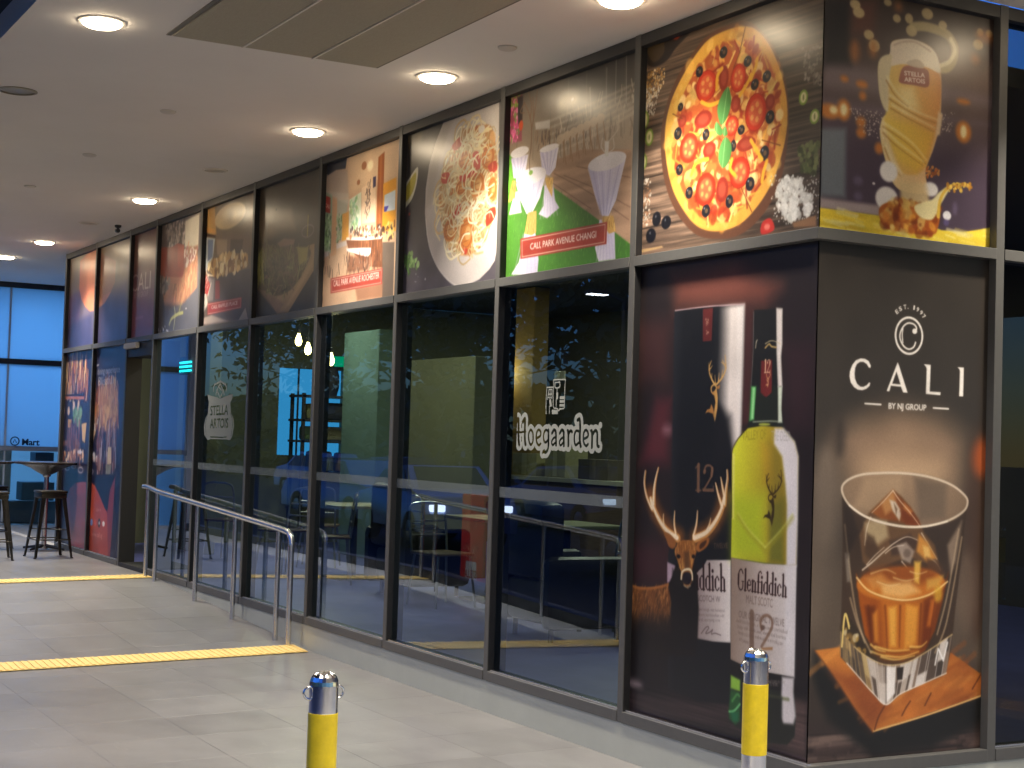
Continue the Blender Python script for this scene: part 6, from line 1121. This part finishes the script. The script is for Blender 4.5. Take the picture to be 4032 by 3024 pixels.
cafe_table((-9.2, 1.8, FL), 'pale topped cafe table behind the handrail panes'); cafe_table((-6.9, 2.2, FL), 'pale topped cafe table behind the centre pane'); cafe_table((-3.2, 2.2, FL), 'olive topped cafe table behind the lettering pane', M_olive); cafe_table((-4.6, 2.6, FL), 'olive topped cafe table beside the black sofa', M_olive)
mn = box('menu_card', -7.05, -6.75, 2.02, 2.24, FL + .7505, FL + .753, mat('menu_paper', (.6, .56, .42), .7), None); tag(mn, 'cream paper menu lying on the inside table', 'menu')
def armchair(loc, rz, w, h, label):
    root = empty('sofa', loc, label, 'sofa', 'black leather sofas', rz)
    for nm, a in (('seat', (-w / 2, w / 2, -.35, .35, .12, .44)), ('backrest', (-w / 2, w / 2, .20, .42, .445, h)), ('armrest', (-w / 2 - .12, -w / 2 - .002, -.35, .42, .1, .62)), ('armrest', (w / 2 + .002, w / 2 + .12, -.35, .42, .1, .62))):
        bm = bmesh.new(); bbox(bm, *a, .06); bmobj(nm, bm, M_black, root, True)
    for sx in (-1, 1):
        for sy in (-1, 1): tube('leg', [(sx * w * .42, sy * .28, 0), (sx * w * .42, sy * .28, .12)], .02, M_frame_d, root, 8)
armchair((-4.45, 1.45, FL), R(180), .62, 1.0, 'high backed black sofa behind the lettering pane'); armchair((-7.55, 1.75, FL), R(180), .5, 1.02, 'black high backed sofa behind the centre pane')
def tub_chair(loc, rz, label):
    root = empty('tub_chair', loc, label, 'chair', 'olive tub chairs inside the bar', rz); m = M_oliv2
    bm = bmesh.new(); blathe(bm, [(0, .44), (.2, .44), (.235, .42), (.235, .36), (.2, .34), (0, .34)], 24); bmobj('seat', bm, m, root, True)
    bm = bmesh.new(); n = 14; rows = [[], [], [], []]
    for k in range(n + 1):
        th = R(-15 + 210 * k / n); hz = .62 + .16 * math.sin(R(180 * k / n))
        for q, (rr, z) in enumerate(((.235, .40), (.27, hz), (.30, hz), (.265, .36))): rows[q].append(bm.verts.new((rr * math.cos(th), rr * math.sin(th), z)))
    for a_, b_ in ((0, 1), (1, 2), (2, 3), (3, 0)):
        for k in range(n): bm.faces.new((rows[a_][k], rows[a_][k + 1], rows[b_][k + 1], rows[b_][k]))
    bm.faces.new([r_[0] for r_ in rows]); bm.faces.new([r_[-1] for r_ in rows]); bmobj('backrest', bm, m, root, True)
    for k in range(4):
        th = R(45 + 90 * k); tube('leg', [(.15 * math.cos(th), .15 * math.sin(th), .34), (.2 * math.cos(th), .2 * math.sin(th), 0)], .014, M_frame_d, root, 8)
    return root
M_oliv2 = mat('olive_fabric', (.16, .15, .05), .8, 0, .15, 20)
tc0 = tub_chair((-3.75, 2.05, FL), R(100), 'olive tub chair left of the olive table'); dup(tc0, (-2.65, 1.75, FL), 'olive tub chair right of the olive table near the glass', R(-60)); dup(tc0, (-5.3, 2.9, FL), 'olive tub chair by the second olive table', R(90)); dup(tc0, (-5.6, 1.9, FL), 'olive tub chair between the sofa and the counter', R(140)); dup(tc0, (-2.9, 3.0, FL), 'olive tub chair deep behind the lettering pane', R(20))
cafe_table((-5.95, 2.35, FL), 'olive topped cafe table left of the black sofa', M_olive)
lp = empty('table_lamp', (-3.3, 2.1, FL + .751), 'small glowing lamp on the olive table', 'lamp'); lathe('base', [(0, .01), (.05, .01), (.055, 0)], M_frame_d, lp, 16); tube('stem', [(0, 0, .01), (0, 0, .14)], .008, M_frame_d, lp, 8); lathe('shade', [(.05, .13), (.035, .20), (0, .201)], emit_mat('lamp_shade_glow', (1, .85, .4), 1.6), lp, 16)
# pendant bulbs
M_bulb = emit_mat('bulb_glow', (1, .74, .30), 26)
for x, y, z, t in ((-10.153, 1.5, 2.437, 'left glowing pendant bulb hanging near the bright window'), (-9.875, 1.5, 2.331, 'lower glowing pendant bulb beside the mullion'), (-9.243, 1.5, 2.198, 'lowest glowing pendant bulb over the green sign'), (-10.9, 4.35, 2.33, 'small glowing bulb high behind the counter')):
    root = empty('pendant_bulb', (x, y, z), t, 'pendant light', 'pendant bulbs inside the bar')
    lathe('bulb', [(0, -.075), (.02, -.068), (.033, -.045), (.036, -.02), (.028, .015), (.016, .045), (.013, .06)], M_bulb, root, 16); lathe('socket', [(.016, .06), (.018, .07), (.018, .11), (.006, .12), (0, .12)], M_frame_d, root, 12); tube('cord', [(0, 0, .12), (0, 0, 3.25 - z)], .004, M_frame_d, root, 6)
    ld = bpy.data.lights.new('bulb_lamp', 'POINT'); ld.energy = 8; ld.color = (1, .78, .42); ld.shadow_soft_size = .05; l_ = bpy.data.objects.new('bulb_lamp', ld); C.objects.link(l_); l_.parent = root; l_.location = (0, 0, -.10)
# insect lamp with cyan tubes, emergency light
il = empty('insect_lamp', (-12.9, 1.15, 2.2), 'cyan glowing insect lamp high near the door', 'lamp'); box('housing', -.3, .3, -.02, .06, -.09, .12, mat('insect_lamp_body', (.03, .05, .06), .5), il)
for z in (-.05, 0, .05): tube('tube', [(-.27, -.035, z), (.27, -.035, z)], .013, emit_mat('cyan_tube', (.02, .75, .95), 5), il, 10)
em = empty('emergency_light', (-9.5, 4.38, 2.17), 'small olive emergency light box above the lettering', 'emergency light'); box('housing', -.1, .1, -.03, .0, -.05, .05, M_cream, em, .006); lathe('lens', [(0, .012), (.02, .01), (.03, 0)], mat('em_lens', (.7, .7, .5), .2), em, 16).rotation_euler.x = R(90)
em.children[1].location = (0, -.031, 0)
M_il = emit_mat('interior_fill', (1, .86, .55), 4)  # unseen ceiling spots added to brighten the interior
for k, (x, y) in enumerate(((-12.0, 2.2), (-9.0, 1.6), (-6.0, 3.0), (-3.0, 3.0), (-8.0, 5.4), (-11.5, 5.2))):
    root = empty('fill_spot', (x, y, 3.25), ('unseen spot added inside near the door', 'unseen spot added inside above the chairs', 'unseen spot added above the wide sofa', 'unseen spot added behind the lettering pane', 'unseen spot added above the counter', 'unseen spot added over the far corner')[k], 'ceiling light', 'unseen spots added to light the bar')
    lathe('trim_ring', [(.07, 0), (.07, -.01), (.05, -.012), (.05, 0)], M_frame_d, root, 20); lathe('lens', [(.049, -.004), (0, -.006)], M_il, root, 20)
    ld = bpy.data.lights.new('fill_lamp', 'AREA'); ld.shape = 'DISK'; ld.size = .1; ld.energy = 34; ld.color = (1, .97, .78); l_ = bpy.data.objects.new('fill_lamp', ld); C.objects.link(l_); l_.parent = root; l_.location = (0, 0, -.03)

# ------------------------------------------------------------------ across the walkway: red stand, trees, cars (seen as reflections)
sd = empty('beer_stand', (-10.25, -3.62, -.47), 'red beer stand with white lettered label, seen mirrored in the glass', 'display stand')
box('body', -.27, .27, -.22, .0, 0, 1.28, mat('stand_red', (.55, .05, .04), .5, 0, .1, 6), sd, .02)
A_ = Art(540, 1280, .3, 41); A_.bg((196, 44, 36)); A_.p([(60, -20), (480, -20), (430, 260), (400, 520), (130, 520), (100, 260)], (206, 200, 206), 6); A_.t('STELLA', (120, 330), (420, 330), 90, (150, 20, 24), .02); A_.t('ARTOIS', (110, 190), (430, 190), 90, (150, 20, 24), .02); A_.l([(160, 900), (160, 1120), (380, 1120), (380, 900)], 12, (214, 150, 110), 3, sm=0); A_.l([(180, 700), (270, 560), (360, 700)], 12, (220, 170, 130), 3); A_.sc([(80, 540), (460, 540), (460, 720), (80, 720)], 60, 'stroke', 10, 30, [(220, 180, 150), (120, 20, 20)], .8)
obj('print_face', [(.25, .0015, .01), (-.25, .0015, .01), (-.25, .0015, 1.26), (.25, .0015, 1.26)], [(0, 1, 2, 3)], print_mat('stand_print', A_, .5), sd, uv=[(0, 0), (1, 0), (1, 1), (0, 1)])
rnd = random.Random(4)
M_leaf = [mat('leaf_a', (.035, .06, .02), .6), mat('leaf_b', (.05, .075, .025), .6)]; M_bark = mat('bark', (.07, .055, .04), .9, 0, .3, 8)
def tree(x, y, h, r, label, n=2600):
    root = empty('tree', (x, y, -.5), label, 'tree', 'trees across the driveway')
    bm = bmesh.new(); btube(bm, [(0, 0, 0), (.05, .02, h * .3), (-.04, .05, h * .55), (.05, 0, h * .85)], .16, 10, True, .05)
    for k in range(7):
        th = rnd.random() * 6.28; z = h * (.4 + .06 * k); btube(bm, [(0, 0, z), (r * .35 * math.cos(th), r * .35 * math.sin(th), z + .5), (r * .75 * math.cos(th), r * .75 * math.sin(th), z + .9)], .06, 6, True, .02)
    bmobj('trunk', bm, M_bark, root, True)
    cl = [(rnd.gauss(0, r * .45), rnd.gauss(0, r * .45), h * .72 + rnd.gauss(0, h * .14), r * (.25 + .25 * rnd.random())) for _ in range(22)]; V, F = [], []
    for _ in range(n):
        c = cl[rnd.randrange(22)]; d = Vector((rnd.gauss(0, 1), rnd.gauss(0, 1), rnd.gauss(0, 1))).normalized() * c[3] * (rnd.random() ** .5); p = Vector(c[:3]) + d
        a = Vector((rnd.gauss(0, 1), rnd.gauss(0, 1), rnd.gauss(0, .6))).normalized() * .26; b = a.cross(Vector((rnd.gauss(0, 1), rnd.gauss(0, 1), rnd.gauss(0, 1)))).normalized() * .13; i = len(V); V += [p - a, p + b, p + a, p - b]; F.append((i, i + 1, i + 2, i + 3))
    obj('crown', V, F, M_leaf[rnd.randrange(2)], root)
for k, (x, y, h, r) in enumerate(((6, -19, 7.5, 3.6), (-3, -18.5, 7, 3.4), (-11, -19.5, 7.5, 3.6), (-18.5, -18.5, 7.5, 3.8), (-26, -20, 8.5, 4.0), (-34, -20.5, 9, 4.2), (-43, -21, 9.5, 4.4), (-53, -22.5, 10.5, 4.8), (-64, -23, 11, 5.2), (-76, -25, 12, 5.6))):
    tree(x, y, h, r, ('dark leafy tree across the driveway behind the camera', 'dark leafy tree across the driveway opposite the corner', 'dark leafy tree opposite the lettering pane', 'dark leafy tree opposite the ramp', 'dark leafy tree opposite the door', 'dark leafy tree past the door end', 'tall dark tree beyond the mart', 'taller dark tree well beyond the mart', 'broad dark tree far down the driveway', 'farthest broad dark tree down the driveway')[k])
for k, (x, y, h, r) in enumerate(((15, 2, 12, 4.6), (16, 10, 14, 5), (17, 18, 15, 5.2), (19, 27, 16, 5.6), (21, 41, 12, 5.4), (24, 55, 13, 6), (13, -7, 8.5, 4))):
    tree(x, y, h, r, ('dark tree opposite the side facade', 'second dark tree opposite the side facade', 'third dark tree opposite the side facade', 'tall dark tree beyond the side facade', 'taller dark tree far beyond the side facade', 'farthest dark tree on the side street', 'dark tree behind the camera on the right')[k], 3400)
V, F = [], []
for _ in range(9000):
    x = -95 + 110 * rnd.random(); p = Vector((x, -17.2 - .05 * abs(x) + rnd.gauss(0, .5), -.4 + 3.6 * rnd.random() ** .8))
    a = Vector((rnd.gauss(0, 1), rnd.gauss(0, 1), rnd.gauss(0, .6))).normalized() * .34; b = a.cross(Vector((rnd.gauss(0, 1), rnd.gauss(0, 1), rnd.gauss(0, 1)))).normalized() * .2; i = len(V); V += [p - a, p + b, p + a, p - b]; F.append((i, i + 1, i + 2, i + 3))
tag(obj('hedge', V, F, M_leaf[0]), 'dark hedge along the far side of the driveway', 'hedge')
def car(loc, rz, col, label):
    root = empty('parked_car', loc, label, 'car', 'cars on the driveway', rz); m = mat('car_paint', col, .25, .3, coat=.8); w = .86
    prof = [(-2.1, .32), (-2.15, .62), (-2.05, .86), (-1.35, .95), (-.75, 1.38), (.55, 1.43), (1.25, 1.0), (1.95, .9), (2.15, .62), (2.1, .3)]
    bm = bmesh.new(); rows = []
    for s, k in ((-1, .0), (-.96, 1.), (.96, 1.), (1, .0)):
        rows.append([bm.verts.new((x, s * w * (1 - .16 * max(0, (z - .9) / .5)), (z if k else (.32 + (z - .32) * .93)))) for x, z in prof])
    for a, b in zip(rows, rows[1:]):
        for i in range(len(prof) - 1): bm.faces.new((a[i], a[i + 1], b[i + 1], b[i]))
    for rw in (rows[0], rows[-1]): bm.faces.new(rw)
    bm.faces.new((rows[0][0], rows[0][-1], rows[1][-1], rows[1][0])); bm.faces.new((rows[1][0], rows[1][-1], rows[2][-1], rows[2][0])); bm.faces.new((rows[2][0], rows[2][-1], rows[3][-1], rows[3][0])); bmobj('body', bm, m, root, True)
    gl_ = mat('car_glass', (.01, .012, .014), .08)
    for s in (-1, 1):
        for q in ([(-1.15, .97), (-.70, 1.32), (-.12, 1.35), (-.12, .97)], [(-.04, .97), (-.04, 1.35), (.5, 1.36), (1.05, .97)]):
            obj('side_window', [(x, s * (w * (1 - .16 * max(0, (z - .9) / .5)) + .004), z) for x, z in q], [(0, 1, 2, 3)], gl_, root)
    obj('windscreen', [(1.22, -.66, 1.04), (1.22, .66, 1.04), (.62, .6, 1.41), (.62, -.6, 1.41)], [(0, 1, 2, 3)], gl_, root)
    for x in (-1.3, 1.3):
        for s in (-1, 1):
            bm = bmesh.new(); blathe(bm, [(.18, -.1), (.31, -.1), (.33, -.06), (.33, .06), (.31, .1), (.18, .1), (.17, .06), (0, .05)], 24); o = bmobj('wheel', bm, M_black, root, True); o.rotation_euler.x = R(-90 * s); o.location = (x, s * .78, .32)
            bm = bmesh.new(); blathe(bm, [(.17, .07), (.16, .09), (.05, .10), (0, .10)], 16); q = bmobj('rim', bm, M_steel, o, True)
    for s in (-1, 1): box('headlight', 2.06, 2.16, s * .62 - .14, s * .62 + .14, .66, .78, emit_mat('headlight_glow', (.9, .95, 1), 6), root, .02); box('tail_light', -2.16, -2.06, s * .66 - .1, s * .66 + .1, .70, .86, emit_mat('tail_glow', (1, .05, .03), 2), root, .02)
car((-20.5, -8.2, -.47), R(8), (.25, .35, .6), 'blue car on the driveway, seen as a faint reflection left'); car((-12.6, -8.8, -.47), R(-4), (.02, .02, .025), 'black car on the driveway, seen as a faint reflection centre'); car((-27, -9.5, -.47), R(176), (.5, .5, .52), 'silver car farther along the driveway'); car((-33, -13.5, -.47), R(4), (.3, .02, .02), 'red car in the far lane of the driveway'); car((-41, -14.5, -.47), R(178), (.4, .4, .42), 'grey car in the far lane beyond the red one'); car((-16, -13.2, -.47), R(182), (.6, .6, .6), 'white car in the far lane opposite the ramp'); car((-24, -13.6, -.47), R(0), (.08, .1, .2), 'navy car in the far lane opposite the door')
for x, y, t in ((-18.5, -11, 'street lamp across the driveway opposite the mart'), (-8.5, -11.2, 'street lamp across the driveway opposite the shop')):
    root = empty('street_lamp', (x, y, -.5), t, 'street lamp', 'street lamps across the driveway'); tube('pole', [(0, 0, 0), (0, 0, 4.6)], .06, M_frame_d, root, 12, .04); tube('arm', [(0, 0, 4.55), (0, .5, 4.7)], .03, M_frame_d, root, 8); box('lamp_head', -.12, .12, .4, .8, 4.66, 4.72, M_frame_d, root, .01); box('lens', -.1, .1, .42, .78, 4.645, 4.659, emit_mat('street_lens', (1, .95, .85), 20), root)
